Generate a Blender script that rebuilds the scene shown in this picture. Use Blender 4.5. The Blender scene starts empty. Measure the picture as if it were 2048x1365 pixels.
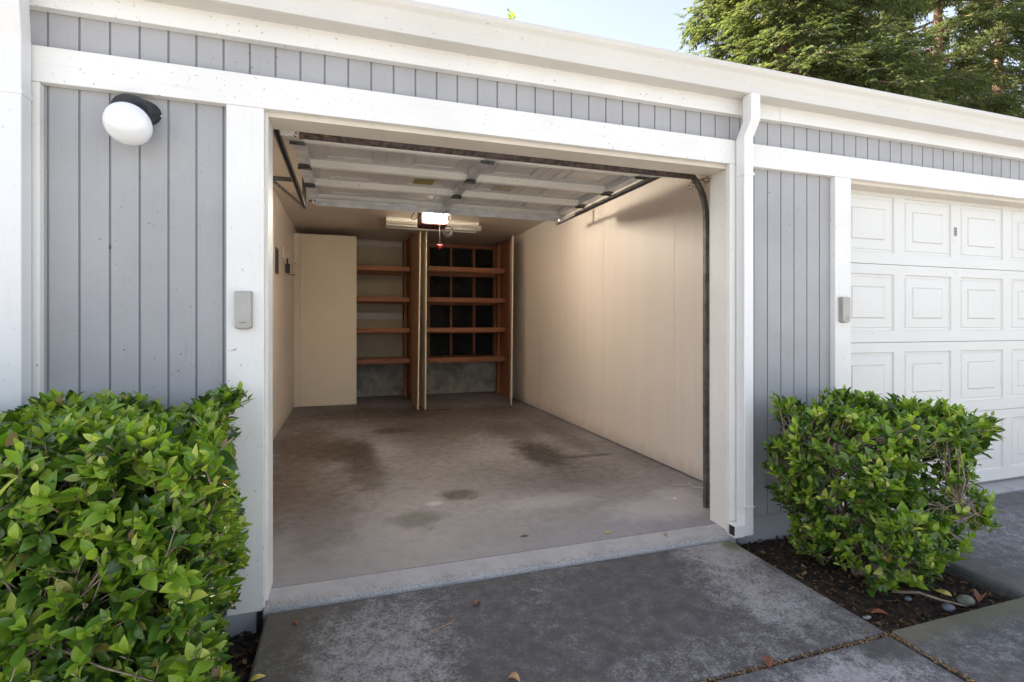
import bpy, math, random
import numpy as np
from mathutils import Vector, Matrix, noise as mnoise
R = math.radians
random.seed(7)
rng = np.random.default_rng(7)
scene = bpy.context.scene
col = scene.collection

# ------------------------------------------------------------------ camera, sky, sun, exposure
cam_d = bpy.data.cameras.new("camera")
cam = bpy.data.objects.new("camera", cam_d); col.objects.link(cam)
cam.location = (0, -2.437, 1.2)
cam.rotation_euler = (R(90), 0, R(-17.93))
cam_d.sensor_width = 36; cam_d.lens = 1015 / 2048 * 36
cam_d.shift_y = -0.0166
cam_d.clip_start = 0.02; cam_d.clip_end = 2000
scene.camera = cam

SUN_EL, SUN_AZ = R(40), R(-62)        # azimuth from +Y (behind the garage) towards -X
sd = Vector((math.sin(SUN_AZ) * math.cos(SUN_EL), math.cos(SUN_AZ) * math.cos(SUN_EL), math.sin(SUN_EL)))
world = bpy.data.worlds.new("World"); scene.world = world; world.use_nodes = True
wn = world.node_tree; wn.nodes.clear()
sky = wn.nodes.new("ShaderNodeTexSky"); sky.sky_type = 'NISHITA'; sky.sun_disc = False
sky.sun_elevation = SUN_EL; sky.sun_rotation = SUN_AZ
sky.air_density = 1.0; sky.dust_density = 1.0; sky.ozone_density = 1.0
bg = wn.nodes.new("ShaderNodeBackground"); bg.inputs['Strength'].default_value = 0.088
wo = wn.nodes.new("ShaderNodeOutputWorld")
hz = wn.nodes.new("ShaderNodeHueSaturation"); hz.inputs['Saturation'].default_value = .62     # milky, hazy sky
wn.links.new(sky.outputs[0], hz.inputs['Color'])
wm = wn.nodes.new("ShaderNodeMix"); wm.data_type = 'RGBA'; wm.blend_type = 'MULTIPLY'; wm.inputs[0].default_value = 1
wm.inputs[7].default_value = (1.0, .952, .945, 1)
wn.links.new(hz.outputs[0], wm.inputs[6]); wn.links.new(wm.outputs[2], bg.inputs[0]); wn.links.new(bg.outputs[0], wo.inputs[0])
sun_d = bpy.data.lights.new("sun", 'SUN'); sun_d.energy = 4.0; sun_d.angle = R(0.5); sun_d.color = (1, .95, .87)
sun = bpy.data.objects.new("sun", sun_d); col.objects.link(sun)
sun.rotation_euler = sd.to_track_quat('Z', 'Y').to_euler()
scene.view_settings.view_transform = 'Standard'
scene.view_settings.look = 'None'
scene.view_settings.gamma = 1
scene.view_settings.exposure = 2.27

# ------------------------------------------------------------------ node helpers
class NT:
    def __init__(self, name):
        self.m = bpy.data.materials.new(name); self.m.use_nodes = True
        self.t = self.m.node_tree; self.n = self.t.nodes
        self.b = self.n['Principled BSDF']; self.out = self.n['Material Output']
        self._co = None
    def add(self, kind, **kw):
        nd = self.n.new(kind)
        for k, v in kw.items(): setattr(nd, k, v)
        return nd
    def link(self, a, b): self.t.links.new(a, b)
    def val(self, sock, v):
        if hasattr(v, 'is_output') or isinstance(v, bpy.types.NodeSocket): self.link(v, sock)
        elif isinstance(v, (tuple, list)):
            sock.default_value = (*v, 1) if len(v) == 3 and len(sock.default_value) == 4 else v
        else: sock.default_value = v
    def co(self):
        if self._co is None: self._co = self.add('ShaderNodeTexCoord').outputs['Object']
        return self._co
    def mapped(self, scale=(1, 1, 1), loc=(0, 0, 0)):
        mp = self.add('ShaderNodeMapping'); self.link(self.co(), mp.inputs[0])
        mp.inputs['Scale'].default_value = scale; mp.inputs['Location'].default_value = loc
        return mp.outputs[0]
    def noise(self, scale, detail=4, rough=.55, stretch=(1, 1, 1), loc=(0, 0, 0), dist=0):
        nz = self.add('ShaderNodeTexNoise'); self.link(self.mapped(stretch, loc), nz.inputs['Vector'])
        nz.inputs['Scale'].default_value = scale; nz.inputs['Detail'].default_value = detail
        nz.inputs['Roughness'].default_value = rough; nz.inputs['Distortion'].default_value = dist
        return nz.outputs['Fac']
    def voro(self, scale, stretch=(1, 1, 1), feature='F1'):
        v = self.add('ShaderNodeTexVoronoi', feature=feature); self.link(self.mapped(stretch), v.inputs['Vector'])
        v.inputs['Scale'].default_value = scale
        return v.outputs['Distance']
    def ramp(self, fac, lo, hi, a=0., b=1.):
        r = self.add('ShaderNodeMapRange', interpolation_type='SMOOTHSTEP')
        self.val(r.inputs[0], fac)
        for i, v in zip((1, 2, 3, 4), (lo, hi, a, b)): self.val(r.inputs[i], v)
        return r.outputs[0]
    def math(self, op, a, b=0., c=None):
        m = self.add('ShaderNodeMath', operation=op); self.val(m.inputs[0], a); self.val(m.inputs[1], b)
        if c is not None: self.val(m.inputs[2], c)
        return m.outputs[0]
    def mix(self, fac, a, b, mode='MIX'):
        m = self.add('ShaderNodeMix', data_type='RGBA', blend_type=mode)
        self.val(m.inputs[0], fac); self.val(m.inputs[6], a); self.val(m.inputs[7], b)
        return m.outputs[2]
    def color(self, c): self.val(self.b.inputs['Base Color'], c)
    def rough(self, v): self.val(self.b.inputs['Roughness'], v)
    def bump(self, h, strength=.3, dist=.002):
        bp = self.add('ShaderNodeBump'); self.val(bp.inputs['Height'], h)
        bp.inputs['Strength'].default_value = strength; bp.inputs['Distance'].default_value = dist
        self.link(bp.outputs[0], self.b.inputs['Normal'])
    def xyz(self):
        s = self.add('ShaderNodeSeparateXYZ'); self.link(self.co(), s.inputs[0]); return s.outputs
    def blob(self, x, y, rx, ry, edge=.5, nscale=6., namp=.6):
        """soft irregular patch on a horizontal surface: 1 inside, 0 outside"""
        sx = self.xyz()
        a = self.math('DIVIDE', self.math('SUBTRACT', sx[0], x), rx)
        b = self.math('DIVIDE', self.math('SUBTRACT', sx[1], y), ry)
        d = self.math('SQRT', self.math('ADD', self.math('MULTIPLY', a, a), self.math('MULTIPLY', b, b)))
        nz = self.noise(nscale, 6, .65, loc=(x * 3, y * 5, 0))
        d = self.math('ADD', d, self.math('MULTIPLY', self.math('SUBTRACT', nz, .5), namp * 2))
        return self.ramp(d, 1 + edge, 1 - edge)

def plain(name, c, rough=.5, metal=0., var=.12, vscale=14, bump=.15, bscale=120, bd=.001):
    t = NT(name); n = t.noise(vscale, 5)
    d = tuple(max(0, x * (1 - var)) for x in c); l = tuple(min(1, x * (1 + var)) for x in c)
    t.color(t.mix(t.ramp(n, .3, .7), d, l)); t.rough(t.ramp(t.noise(vscale * 2, 3), .3, .7, rough * .85, min(1, rough * 1.15)))
    t.b.inputs['Metallic'].default_value = metal
    t.bump(t.noise(bscale, 4), bump, bd)
    return t.m

def painted(name, c, rough=.55, grain=(1, 1, 1), gscale=60, dirt=.0, dirtcol=(.10, .075, .055), bump=.35, var=.06, bd=.0018, gr=.14):
    """exterior house paint over rough-sawn timber: grain along one axis, specks of grime"""
    t = NT(name)
    base = t.mix(t.ramp(t.noise(1.7, 5), .3, .7), tuple(x * (1 - var) for x in c), tuple(min(1, x * (1 + var * .6)) for x in c))
    g = t.noise(gscale, 8, .7, stretch=grain)
    base = t.mix(t.ramp(g, .54, .74, 0, gr), base, tuple(x * .62 for x in c))
    if dirt:
        area = t.ramp(t.noise(2.3, 4, loc=(3, 1, 7)), .34, .62)
        sp = t.ramp(t.noise(60, 3, .6, loc=(1, 2, 3)), .655, .72)
        sp2 = t.ramp(t.noise(24, 5, .75, loc=(9, 2, 3)), .66, .74)
        k = t.math('MULTIPLY', t.math('MAXIMUM', sp, sp2), t.math('MULTIPLY', area, dirt))
        base = t.mix(k, base, dirtcol)
    t.color(base); t.rough(rough)
    h = t.math('ADD', t.math('MULTIPLY', g, .7), t.math('MULTIPLY', t.noise(300, 3), .3))
    t.bump(h, bump, bd)
    return t.m

def wood(name, c1, c2, axis='Z', rough=.6, bump=.3):
    t = NT(name)
    st = {'Z': (1, 1, .06), 'X': (.06, 1, 1), 'Y': (1, .06, 1)}[axis]
    n = t.noise(28, 6, .6, stretch=st, dist=.8)
    n2 = t.noise(3.2, 4, .5, stretch=st)
    f = t.ramp(t.math('ADD', t.math('MULTIPLY', n, .6), t.math('MULTIPLY', n2, .4)), .32, .68)
    cc = t.mix(f, c1, c2)
    knots = t.ramp(t.voro(5.5, stretch={'Z': (1, 1, .5), 'X': (.5, 1, 1), 'Y': (1, .5, 1)}[axis]), .03, .09, .7, 0)
    cc = t.mix(knots, cc, tuple(x * .35 for x in c1))
    t.color(cc); t.rough(rough); t.bump(n, bump, .001)
    return t.m

def leafmat(name, cols, rough=.33, trans=.3, spec=.5):
    t = NT(name)
    g = t.add('ShaderNodeNewGeometry')
    r = t.add('ShaderNodeValToRGB'); t.link(g.outputs['Random Per Island'], r.inputs[0])
    e = r.color_ramp.elements
    while len(e) < len(cols): e.new(.5)
    for i, (p, c) in enumerate(cols): e[i].position = p; e[i].color = (*c, 1)
    c = t.mix(t.ramp(t.noise(45, 4), .35, .7, 0, .35), r.outputs[0], t.mix(.5, r.outputs[0], (.02, .035, .008)))
    t.color(c); t.rough(rough); t.b.inputs['Specular IOR Level'].default_value = spec
    tr = t.add('ShaderNodeBsdfTranslucent')
    t.link(t.mix(1, c, (1.5, 1.6, .6), 'MULTIPLY'), tr.inputs[0])
    mx = t.add('ShaderNodeMixShader'); mx.inputs[0].default_value = trans
    t.link(t.b.outputs[0], mx.inputs[1]); t.link(tr.outputs[0], mx.inputs[2]); t.link(mx.outputs[0], t.out.inputs[0])
    t.bump(t.noise(90, 3), .12, .001)
    return t.m

# ------------------------------------------------------------------ materials
M = {}
M['trim'] = painted('white_trim_paint', (.76, .742, .70), .5, grain=(.05, 1, 1), gr=.2, dirt=.6)
M['trim_v'] = painted('white_post_paint', (.76, .742, .70), .5, gr=.2, grain=(1, 1, .05), dirt=.6)
M['gutter'] = painted('cream_metal_paint', (.64, .605, .545), .42, grain=(.1, 1, 1), gscale=30, dirt=.45, bump=.08, var=.05)
M['downspout'] = painted('white_metal_paint', (.74, .73, .715), .4, grain=(1, 1, .1), gscale=30, dirt=.25, bump=.08, var=.03)
M['siding'] = painted('grey_siding_paint', (.368, .364, .366), .65, grain=(1, 1, .045), gscale=75, dirt=1.0, bump=.7, var=.10, bd=.0025, gr=.34)
M['groove'] = painted('grey_groove_paint', (.25, .25, .265), .8, grain=(1, 1, .2), gscale=75, dirt=1.0, bump=.4, dirtcol=(.09, .07, .055))
M['jamb'] = painted('jamb_paint', (.74, .715, .66), .5, grain=(1, 1, .05), dirt=.6)
M['foundation'] = painted('grey_foundation_paint', (.40, .405, .415), .7, dirt=.5, bump=.4)
M['soffit'] = painted('soffit_paint', (.66, .60, .51), .5, grain=(.05, 1, 1), dirt=.3)
M['door_white'] = painted('white_door_paint', (.68, .665, .625), .42, grain=(1, 1, 1), gscale=220, dirt=.35, bump=.22, var=.02)
t = NT('beige_wall_paint')
g1 = t.noise(38, 8, .7, stretch=(1, 1, .03)); g2 = t.noise(7, 5, .6, stretch=(1, 1, .05)); sx = t.xyz()
c = t.mix(t.ramp(g2, .3, .7), (.70, .625, .555), (.735, .665, .595))
c = t.mix(t.ramp(g1, .58, .78, 0, .22), c, (.52, .45, .36))
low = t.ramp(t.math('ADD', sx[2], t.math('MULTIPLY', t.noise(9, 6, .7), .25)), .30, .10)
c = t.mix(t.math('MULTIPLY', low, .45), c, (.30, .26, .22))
c = t.mix(t.ramp(t.noise(19, 6, .75, loc=(4, 4, 1)), .68, .74, 0, .6), c, (.45, .38, .30))
nz = t.voro(5.2); c = t.mix(t.ramp(nz, .022, .032, .7, 0), c, (.36, .31, .25))
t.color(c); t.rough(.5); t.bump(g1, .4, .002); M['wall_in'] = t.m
M['ceil_in'] = painted('beige_ceiling_paint', (.66, .575, .48), .38, gscale=20, dirt=.1, bump=.1, var=.05)
M['cab'] = painted('cream_cabinet_paint', (.76, .665, .52), .45, gscale=20, dirt=.05, bump=.1, var=.03)
M['drywall'] = painted('beige_drywall', (.52, .45, .33), .8, dirt=.4, bump=.15, var=.12)
M['redwood_x'] = wood('red_lumber_along_x', (.27, .098, .045), (.44, .185, .082), 'X')
M['redwood_z'] = wood('red_lumber_along_z', (.25, .09, .042), (.41, .17, .076), 'Z')
M['plywood'] = wood('brown_plywood', (.26, .135, .06), (.42, .24, .115), 'Z', .5)
M['felt'] = plain('black_felt_paper', (.010, .010, .009), .8, var=.4, vscale=5, bump=.5, bscale=40, bd=.004)
M['steel'] = plain('galvanized_steel', (.66, .67, .68), .42, .35, var=.18, vscale=9, bump=.08)
M['track'] = plain('dull_track_steel', (.13, .13, .13), .45, .4, var=.35, vscale=20, bump=.1)
M['rail'] = painted('cream_folded_steel', (.82, .805, .74), .38, grain=(.1, 1, 1), gscale=40, dirt=1., bump=.1, var=.05, dirtcol=(.16, .11, .07))
M['skin'] = plain('taupe_primed_steel', (.56, .535, .51), .36, .0, var=.07, vscale=4, bump=.06)
M['hinge'] = plain('dark_oily_hinge_steel', (.10, .10, .095), .4, .8, var=.5, vscale=60)
M['rubber'] = plain('dirty_rubber_seal', (.085, .062, .055), .8, var=.6, vscale=40, bump=.5, bscale=160, bd=.003)
M['black'] = plain('black_plastic', (.018, .018, .02), .45, var=.2)
M['lampblack'] = plain('navy_black_enamel', (.022, .025, .034), .5, var=.35, vscale=50)
M['keypad'] = plain('grey_beige_plastic', (.40, .375, .335), .45, var=.05)
M['keypad_side'] = plain('grey_plastic', (.30, .29, .28), .5, var=.05)
M['opener'] = plain('maroon_plastic', (.055, .012, .010), .6, var=.2)
M['fixture'] = plain('cream_enamel', (.62, .59, .54), .5, var=.05, bump=.02)
M['red'] = plain('red_plastic', (.55, .02, .015), .35, var=.1)
M['cord'] = plain('pale_rope', (.60, .42, .36), .8, var=.1)
M['white_wire'] = plain('white_wire_sheath', (.72, .68, .60), .5, var=.05)
M['hookwhite'] = plain('white_enamel_wire', (.78, .74, .68), .4, var=.05)
M['sticker'] = plain('old_yellow_label', (.26, .22, .06), .6, var=.45, vscale=70)
M['sticker2'] = plain('stained_paper_label', (.45, .38, .27), .7, var=.5, vscale=60)
M['roof'] = plain('dark_shingles', (.09, .085, .08), .9, var=.3, vscale=12, bump=.6, bscale=40, bd=.01)
M['bark'] = wood('reddish_bark', (.16, .085, .055), (.34, .20, .14), 'Z', .9, .9)
M['twig'] = plain('grey_brown_bark', (.22, .17, .125), .85, var=.45, vscale=40, bump=.7, bscale=90, bd=.003)
M['leaf_old'] = leafmat('mature_leaf', [(0, (.024, .060, .014)), (.3, (.046, .105, .016)), (.62, (.088, .175, .020)), (.9, (.15, .255, .028)), (.97, (.20, .24, .05)), (1, (.26, .15, .04))], .28, .25)
M['leaf_new'] = leafmat('young_leaf', [(0, (.14, .27, .022)), (.55, (.235, .37, .035)), (.88, (.37, .47, .06)), (1, (.55, .58, .17))], .36, .34)
M['needle'] = leafmat('conifer_foliage', [(0, (.060, .074, .042)), (.4, (.100, .118, .060)), (.8, (.145, .158, .082)), (1, (.21, .21, .115))], .5, .5, .35)
M['sapling_leaf'] = leafmat('bright_leaf', [(0, (.22, .30, .03)), (1, (.45, .48, .06))], .5, .45, .3)
M['dryleaf'] = plain('red_brown_dry_leaf', (.22, .075, .035), .7, var=.4, vscale=60, bump=.4)
M['dryleaf2'] = plain('tan_dry_leaf', (.42, .26, .13), .7, var=.3, vscale=60, bump=.4)
M['yellowleaf'] = plain('yellow_leaf', (.55, .46, .10), .6, var=.3, vscale=60, bump=.3)
M['stone_blue'] = plain('blue_grey_pebble', (.12, .13, .15), .6, var=.2, vscale=30)
M['stone_green'] = plain('olive_stone', (.14, .14, .105), .8, var=.45, vscale=25, bump=.5)
M['chip_pale'] = plain('pale_stone_chip', (.26, .25, .245), .8, var=.3, vscale=40)
M['mulch'] = leafmat('bark_mulch', [(0, (.018, .012, .009)), (.55, (.045, .028, .018)), (.9, (.13, .065, .035)), (1, (.26, .17, .10))], .85, .0, .2)
M['grit'] = leafmat('leaf_grit', [(0, (.06, .04, .025)), (.6, (.20, .12, .06)), (1, (.42, .30, .18))], .85, .0, .2)
M['washer'] = plain('white_nylon', (.75, .75, .73), .4, var=.03)

t = NT('opener_lens'); t.color((.95, .85, .6)); t.rough(.35)
t.b.inputs['Emission Color'].default_value = (1, .89, .74, 1); t.b.inputs['Emission Strength'].default_value = 72
M['lens'] = t.m
t = NT('added_rear_fill_glow'); t.color((.95, .85, .6)); t.rough(.35)
t.b.inputs['Emission Color'].default_value = (1, .83, .58, 1); t.b.inputs['Emission Strength'].default_value = 5  # added glow, facing the cabinets to brighten the back of the garage
M['added_rear_fill'] = t.m
t = NT('opal_glass'); t.color(t.mix(t.ramp(t.noise(9, 4), .4, .75, 0, .12), (.80, .80, .81), (.55, .52, .46))); t.rough(.12)
t.b.inputs['Subsurface Weight'].default_value = .25; t.b.inputs['Subsurface Radius'].default_value = (.02, .02, .02)
t.b.inputs['Coat Weight'].default_value = .4
M['opal'] = t.m

# soil
t = NT('dark_soil')
t.color(t.mix(t.ramp(t.noise(30, 8, .7), .35, .7), (.012, .009, .007), (.055, .036, .024))); t.rough(.95)
t.bump(t.noise(60, 8, .75), .9, .012); M['soil'] = t.m

def concrete(name, dark, light, patches, moss=(), bigscale=1.6):
    """weathered exposed-aggregate slab: dark grime worn off to pale cement in patches"""
    t = NT(name)
    fine = t.noise(85, 4, .7); mid = t.noise(17, 7, .75); big = t.noise(bigscale, 5, .6)
    wear = t.math('MULTIPLY', t.ramp(big, .42, .70), .30)
    for p in patches:
        wear = t.math('MAXIMUM', wear, t.math('MULTIPLY', t.blob(*p[:4], edge=.6, nscale=7, namp=.7), p[4]))
    finer = t.noise(230, 3, .7)
    k = t.math('ADD', t.math('ADD', t.math('MULTIPLY', fine, .36), t.math('MULTIPLY', finer, .30)), t.math('MULTIPLY', mid, .34))
    th = t.math('SUBTRACT', .625, t.math('MULTIPLY', wear, .185))
    f = t.ramp(k, t.math('SUBTRACT', th, .09), t.math('ADD', th, .10))
    c = t.mix(t.ramp(mid, .35, .65), tuple(x * .72 for x in dark), tuple(x * 1.25 for x in dark))
    c = t.mix(t.math('MULTIPLY', f, .85), c, light)
    sp = t.ramp(t.noise(190, 2, .5), .69, .75)
    c = t.mix(t.math('MULTIPLY', sp, .5), c, (.45, .43, .40))
    for p in moss:
        c = t.mix(t.math('MULTIPLY', t.blob(*p[:4], edge=.7, nscale=9, namp=.8), p[4]), c, p[5])
    t.color(c); t.rough(t.ramp(mid, .3, .7, .75, .92))
    t.bump(t.math('ADD', fine, t.math('MULTIPLY', mid, .6)), .5, .003)
    return t.m
M['driveway'] = concrete('driveway_concrete', (.080, .078, .078), (.345, .335, .335),
    [(1.92, -.18, .24, .22, 1.), (1.86, -.55, .28, .35, .8), (.10, -.50, .30, .40, .75), (.25, -.18, .25, .12, .5), (1.3, -.85, .5, .12, .4)],
    [(-.26, -.3, .14, .5, .45, (.07, .062, .035)), (2.04, -.12, .05, .06, .8, (.10, .11, .02)), (2.02, -.5, .07, .35, .35, (.055, .055, .04))])
M['walk'] = concrete('walk_concrete', (.088, .087, .088), (.36, .355, .36),
    [(1.65, -1.15, .35, .16, .9), (.9, -1.3, .5, .2, .7)], [(1.95, -1.02, .1, .06, .6, (.05, .05, .04))])
M['walk2'] = concrete('side_walk_concrete', (.088, .088, .087), (.30, .30, .30),
    [(2.5, -1.15, .4, .12, .4)], [(2.55, -.97, .6, .07, .7, (.13, .12, .07))])
M['drive2'] = concrete('next_driveway_concrete', (.105, .105, .105), (.36, .36, .37),
    [(3.7, -.4, .6, .4, .5)], [(3.05, -.5, .12, .6, .5, (.08, .078, .06))])
M['bounce_pavement'] = plain('pale_bounce_concrete', (.40, .385, .36), .85, var=.12, vscale=2, bump=.3)  # kept pale so the pavement reflects sun towards the building
M['ground'] = concrete('yard_ground', (.085, .083, .08), (.25, .24, .23), [])

# garage floor: stained trowelled concrete
t = NT('garage_floor_concrete')
sx = t.xyz()
n1 = t.noise(1.1, 6, .6); n2 = t.noise(14, 7, .7); n3 = t.noise(95, 4, .6)
c = t.mix(t.ramp(n1, .35, .65), (.150, .142, .146), (.250, .243, .252))
c = t.mix(t.ramp(n2, .45, .75, 0, .5), c, (.105, .088, .08))
c = t.mix(t.ramp(n3, .60, .76, 0, .4), c, (.42, .40, .40)); c = t.mix(t.ramp(n3, .44, .30, 0, .4), c, (.08, .07, .065))
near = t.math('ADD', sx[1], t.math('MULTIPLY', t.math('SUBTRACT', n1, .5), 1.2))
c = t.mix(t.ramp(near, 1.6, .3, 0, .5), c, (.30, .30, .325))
for (x, y, rx, ry, k, cc) in [(-.10, 2.65, .26, .45, .85, (.085, .055, .035)), (.12, 2.2, .13, .75, .75, (.06, .045, .035)), (-.42, 3.0, .3, .8, .6, (.12, .075, .045)), (-.2, 1.5, .25, .5, .5, (.11, .08, .055)),
        (-.45, 1.9, .2, .9, .5, (.12, .075, .045)), (1.70, 1.95, .20, .50, .9, (.05, .042, .038)), (1.75, 3.0, .25, .5, .5, (.08, .06, .045)), (.85, 2.5, .35, .6, .3, (.10, .085, .075)), (2.05, 1.75, .26, .05, .6, (.06, .05, .045)),
        (1.85, 1.35, .35, .4, .35, (.08, .07, .06)), (.74, 1.08, .13, .10, .75, (.06, .055, .055)), (.40, .72, .16, .12, .5, (.09, .08, .075)),
        (-.5, 1.2, .12, .7, .5, (.10, .075, .055)), (1.45, 1.2, .3, .25, .3, (.10, .09, .085)), (2.2, 2.6, .12, .8, .4, (.10, .085, .075)), (.2, 1.7, .1, .5, .45, (.085, .07, .06)), (.95, 4.66, .16, .05, .9, (.025, .018, .014)), (1.25, 4.62, .16, .06, .85, (.03, .022, .016)), (.5, 3.4, .22, .15, .7, (.06, .04, .03)),
        (1.1, 3.7, .7, 1., .5, (.10, .07, .05)), (2.0, 4.3, .4, .5, .5, (.10, .07, .05)), (.3, 4.6, .9, .5, .55, (.08, .055, .04)), (-.15, .9, .25, .5, .4, (.11, .095, .085))]:
    c = t.mix(t.math('MULTIPLY', t.blob(x, y, rx, ry, edge=.5, nscale=7, namp=.85), min(1, k * 1.3)), c, tuple(q * .62 for q in cc))
for (x, y, rx, ry, k) in [(1.95, .42, .35, .18, .5), (1.3, .75, .3, .12, .35), (.55, .95, .05, .04, .6), (2.2, .62, .16, .12, .5)]:
    c = t.mix(t.math('MULTIPLY', t.blob(x, y, rx, ry, edge=.6, nscale=12, namp=.7), k), c, (.52, .51, .53))
c = t.mix(t.ramp(t.noise(33, 7, .8, loc=(2, 7, 0)), .60, .72, 0, .45), c, (.075, .066, .062))
t.color(c); t.rough(t.ramp(n2, .3, .7, .5, .75)); t.bump(t.math('ADD', n3, t.math('MULTIPLY', n2, .6)), .22, .002)
M['floor'] = t.m
t = NT('sill_concrete')
n1 = t.noise(5, 6, .7); n2 = t.noise(48, 7, .78, stretch=(.6, 1, 1)); sx = t.xyz()
c = t.mix(t.ramp(n1, .3, .7), (.34, .335, .335), (.42, .415, .41))
edge = t.ramp(t.math('ADD', sx[1], t.math('MULTIPLY', t.math('SUBTRACT', n1, .5), .16)), .03, -.05)
c = t.mix(t.math('MULTIPLY', t.ramp(t.noise(110, 5, .75), .47, .62), t.math('ADD', .06, t.math('MULTIPLY', edge, .55))), c, (.07, .065, .06))
t.color(c); t.rough(.85); t.bump(n2, .4, .003); M['sill'] = t.m
t = NT('stem_wall_concrete')
n1 = t.noise(3.5, 7, .65); n2 = t.noise(60, 5, .7)
c = t.mix(t.ramp(n1, .3, .72), (.20, .19, .16), (.52, .49, .43)); c = t.mix(t.ramp(n2, .6, .75, 0, .4), c, (.45, .43, .4))
t.color(c); t.rough(.9); t.bump(n2, .5, .004); M['stem'] = t.m

# ------------------------------------------------------------------ mesh builder
class MB:
    def __init__(self): self.v = []; self.f = []; self.mi = []; self.cur = 0; self.sm = []; self.smooth = False
    def face(self, idx): self.f.append(idx); self.mi.append(self.cur); self.sm.append(self.smooth)
    def add(self, vs, fs):
        o = len(self.v); self.v.extend([tuple(p) for p in vs])
        for f in fs: self.face([o + i for i in f])
    def box(self, x0, x1, y0, y1, z0, z1):
        x0, x1 = min(x0, x1), max(x0, x1); y0, y1 = min(y0, y1), max(y0, y1); z0, z1 = min(z0, z1), max(z0, z1)
        self.add([(x0, y0, z0), (x1, y0, z0), (x1, y1, z0), (x0, y1, z0), (x0, y0, z1), (x1, y0, z1), (x1, y1, z1), (x0, y1, z1)],
                 [(0, 3, 2, 1), (4, 5, 6, 7), (0, 1, 5, 4), (1, 2, 6, 5), (2, 3, 7, 6), (3, 0, 4, 7)])
        return self
    def obox(self, c, ax, ay, az, hx, hy, hz):
        c = Vector(c); ax, ay, az = Vector(ax).normalized() * hx, Vector(ay).normalized() * hy, Vector(az).normalized() * hz
        vs = [c + sx * ax + sy * ay + sz * az for sz in (-1, 1) for sx, sy in ((-1, -1), (1, -1), (1, 1), (-1, 1))]
        self.add(vs, [(0, 3, 2, 1), (4, 5, 6, 7), (0, 1, 5, 4), (1, 2, 6, 5), (2, 3, 7, 6), (3, 0, 4, 7)]); return self
    def prism_x(self, poly, x0, x1):
        """closed (y,z) polygon extruded along x"""
        n = len(poly)
        self.add([(x0, y, z) for y, z in poly] + [(x1, y, z) for y, z in poly],
                 [list(range(n))[::-1], list(range(n, 2 * n))] + [(i, (i + 1) % n, n + (i + 1) % n, n + i) for i in range(n)]); return self
    def prism_z(self, poly, z0, z1):
        n = len(poly)
        self.add([(x, y, z0) for x, y in poly] + [(x, y, z1) for x, y in poly],
                 [list(range(n))[::-1], list(range(n, 2 * n))] + [(i, (i + 1) % n, n + (i + 1) % n, n + i) for i in range(n)]); return self
    def tube(self, pts, rad, n=8, cap=True):
        pts = [Vector(p) for p in pts]; m = len(pts)
        if not hasattr(rad, '__len__'): rad = [rad] * m
        old = self.smooth; self.smooth = True
        o = len(self.v); ref = None
        for i, p in enumerate(pts):
            d = (pts[min(i + 1, m - 1)] - pts[max(i - 1, 0)])
            d = d.normalized() if d.length > 1e-9 else Vector((0, 0, 1))
            if ref is None: ref = d.orthogonal().normalized()
            ref = (ref - d * ref.dot(d)); ref = ref.normalized() if ref.length > 1e-6 else d.orthogonal().normalized()
            b = d.cross(ref)
            for k in range(n):
                a = 2 * math.pi * k / n
                self.v.append(tuple(p + (ref * math.cos(a) + b * math.sin(a)) * rad[i]))
        for i in range(m - 1):
            for k in range(n):
                self.face([o + i * n + k, o + i * n + (k + 1) % n, o + (i + 1) * n + (k + 1) % n, o + (i + 1) * n + k])
        self.smooth = False
        if cap:
            self.face([o + k for k in range(n)][::-1]); self.face([o + (m - 1) * n + k for k in range(n)])
        self.smooth = old; return self
    def lathe(self, c, axis, prof, n=32, sq=None):
        """prof: (distance along axis, radius)"""
        c = Vector(c); axis = Vector(axis).normalized(); u = axis.orthogonal().normalized(); w = axis.cross(u)
        o = len(self.v); m = len(prof); old = self.smooth; self.smooth = True
        for h, r in prof:
            for k in range(n):
                a = 2 * math.pi * k / n
                self.v.append(tuple(c + axis * h + (u * math.cos(a) + w * math.sin(a)) * max(r, 1e-4)))
        for i in range(m - 1):
            for k in range(n):
                self.face([o + i * n + k, o + i * n + (k + 1) % n, o + (i + 1) * n + (k + 1) % n, o + (i + 1) * n + k])
        self.face([o + k for k in range(n)][::-1]); self.face([o + (m - 1) * n + k for k in range(n)])
        self.smooth = old; return self
    def sweep_yz(self, path, prof, x):
        """closed cross-section (across = x offset, normal offset) swept along a (y,z) path"""
        n = len(prof); m = len(path); o = len(self.v)
        for i in range(m):
            a = path[max(i - 1, 0)]; b = path[min(i + 1, m - 1)]
            d = Vector((b[0] - a[0], b[1] - a[1])).normalized(); nn = Vector((d.y, -d.x))
            for px, pn in prof:
                self.v.append((x + px, path[i][0] + nn.x * pn, path[i][1] + nn.y * pn))
        for i in range(m - 1):
            for k in range(n):
                self.face([o + i * n + k, o + i * n + (k + 1) % n, o + (i + 1) * n + (k + 1) % n, o + (i + 1) * n + k])
        self.face([o + k for k in range(n)][::-1]); self.face([o + (m - 1) * n + k for k in range(n)]); return self

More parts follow.
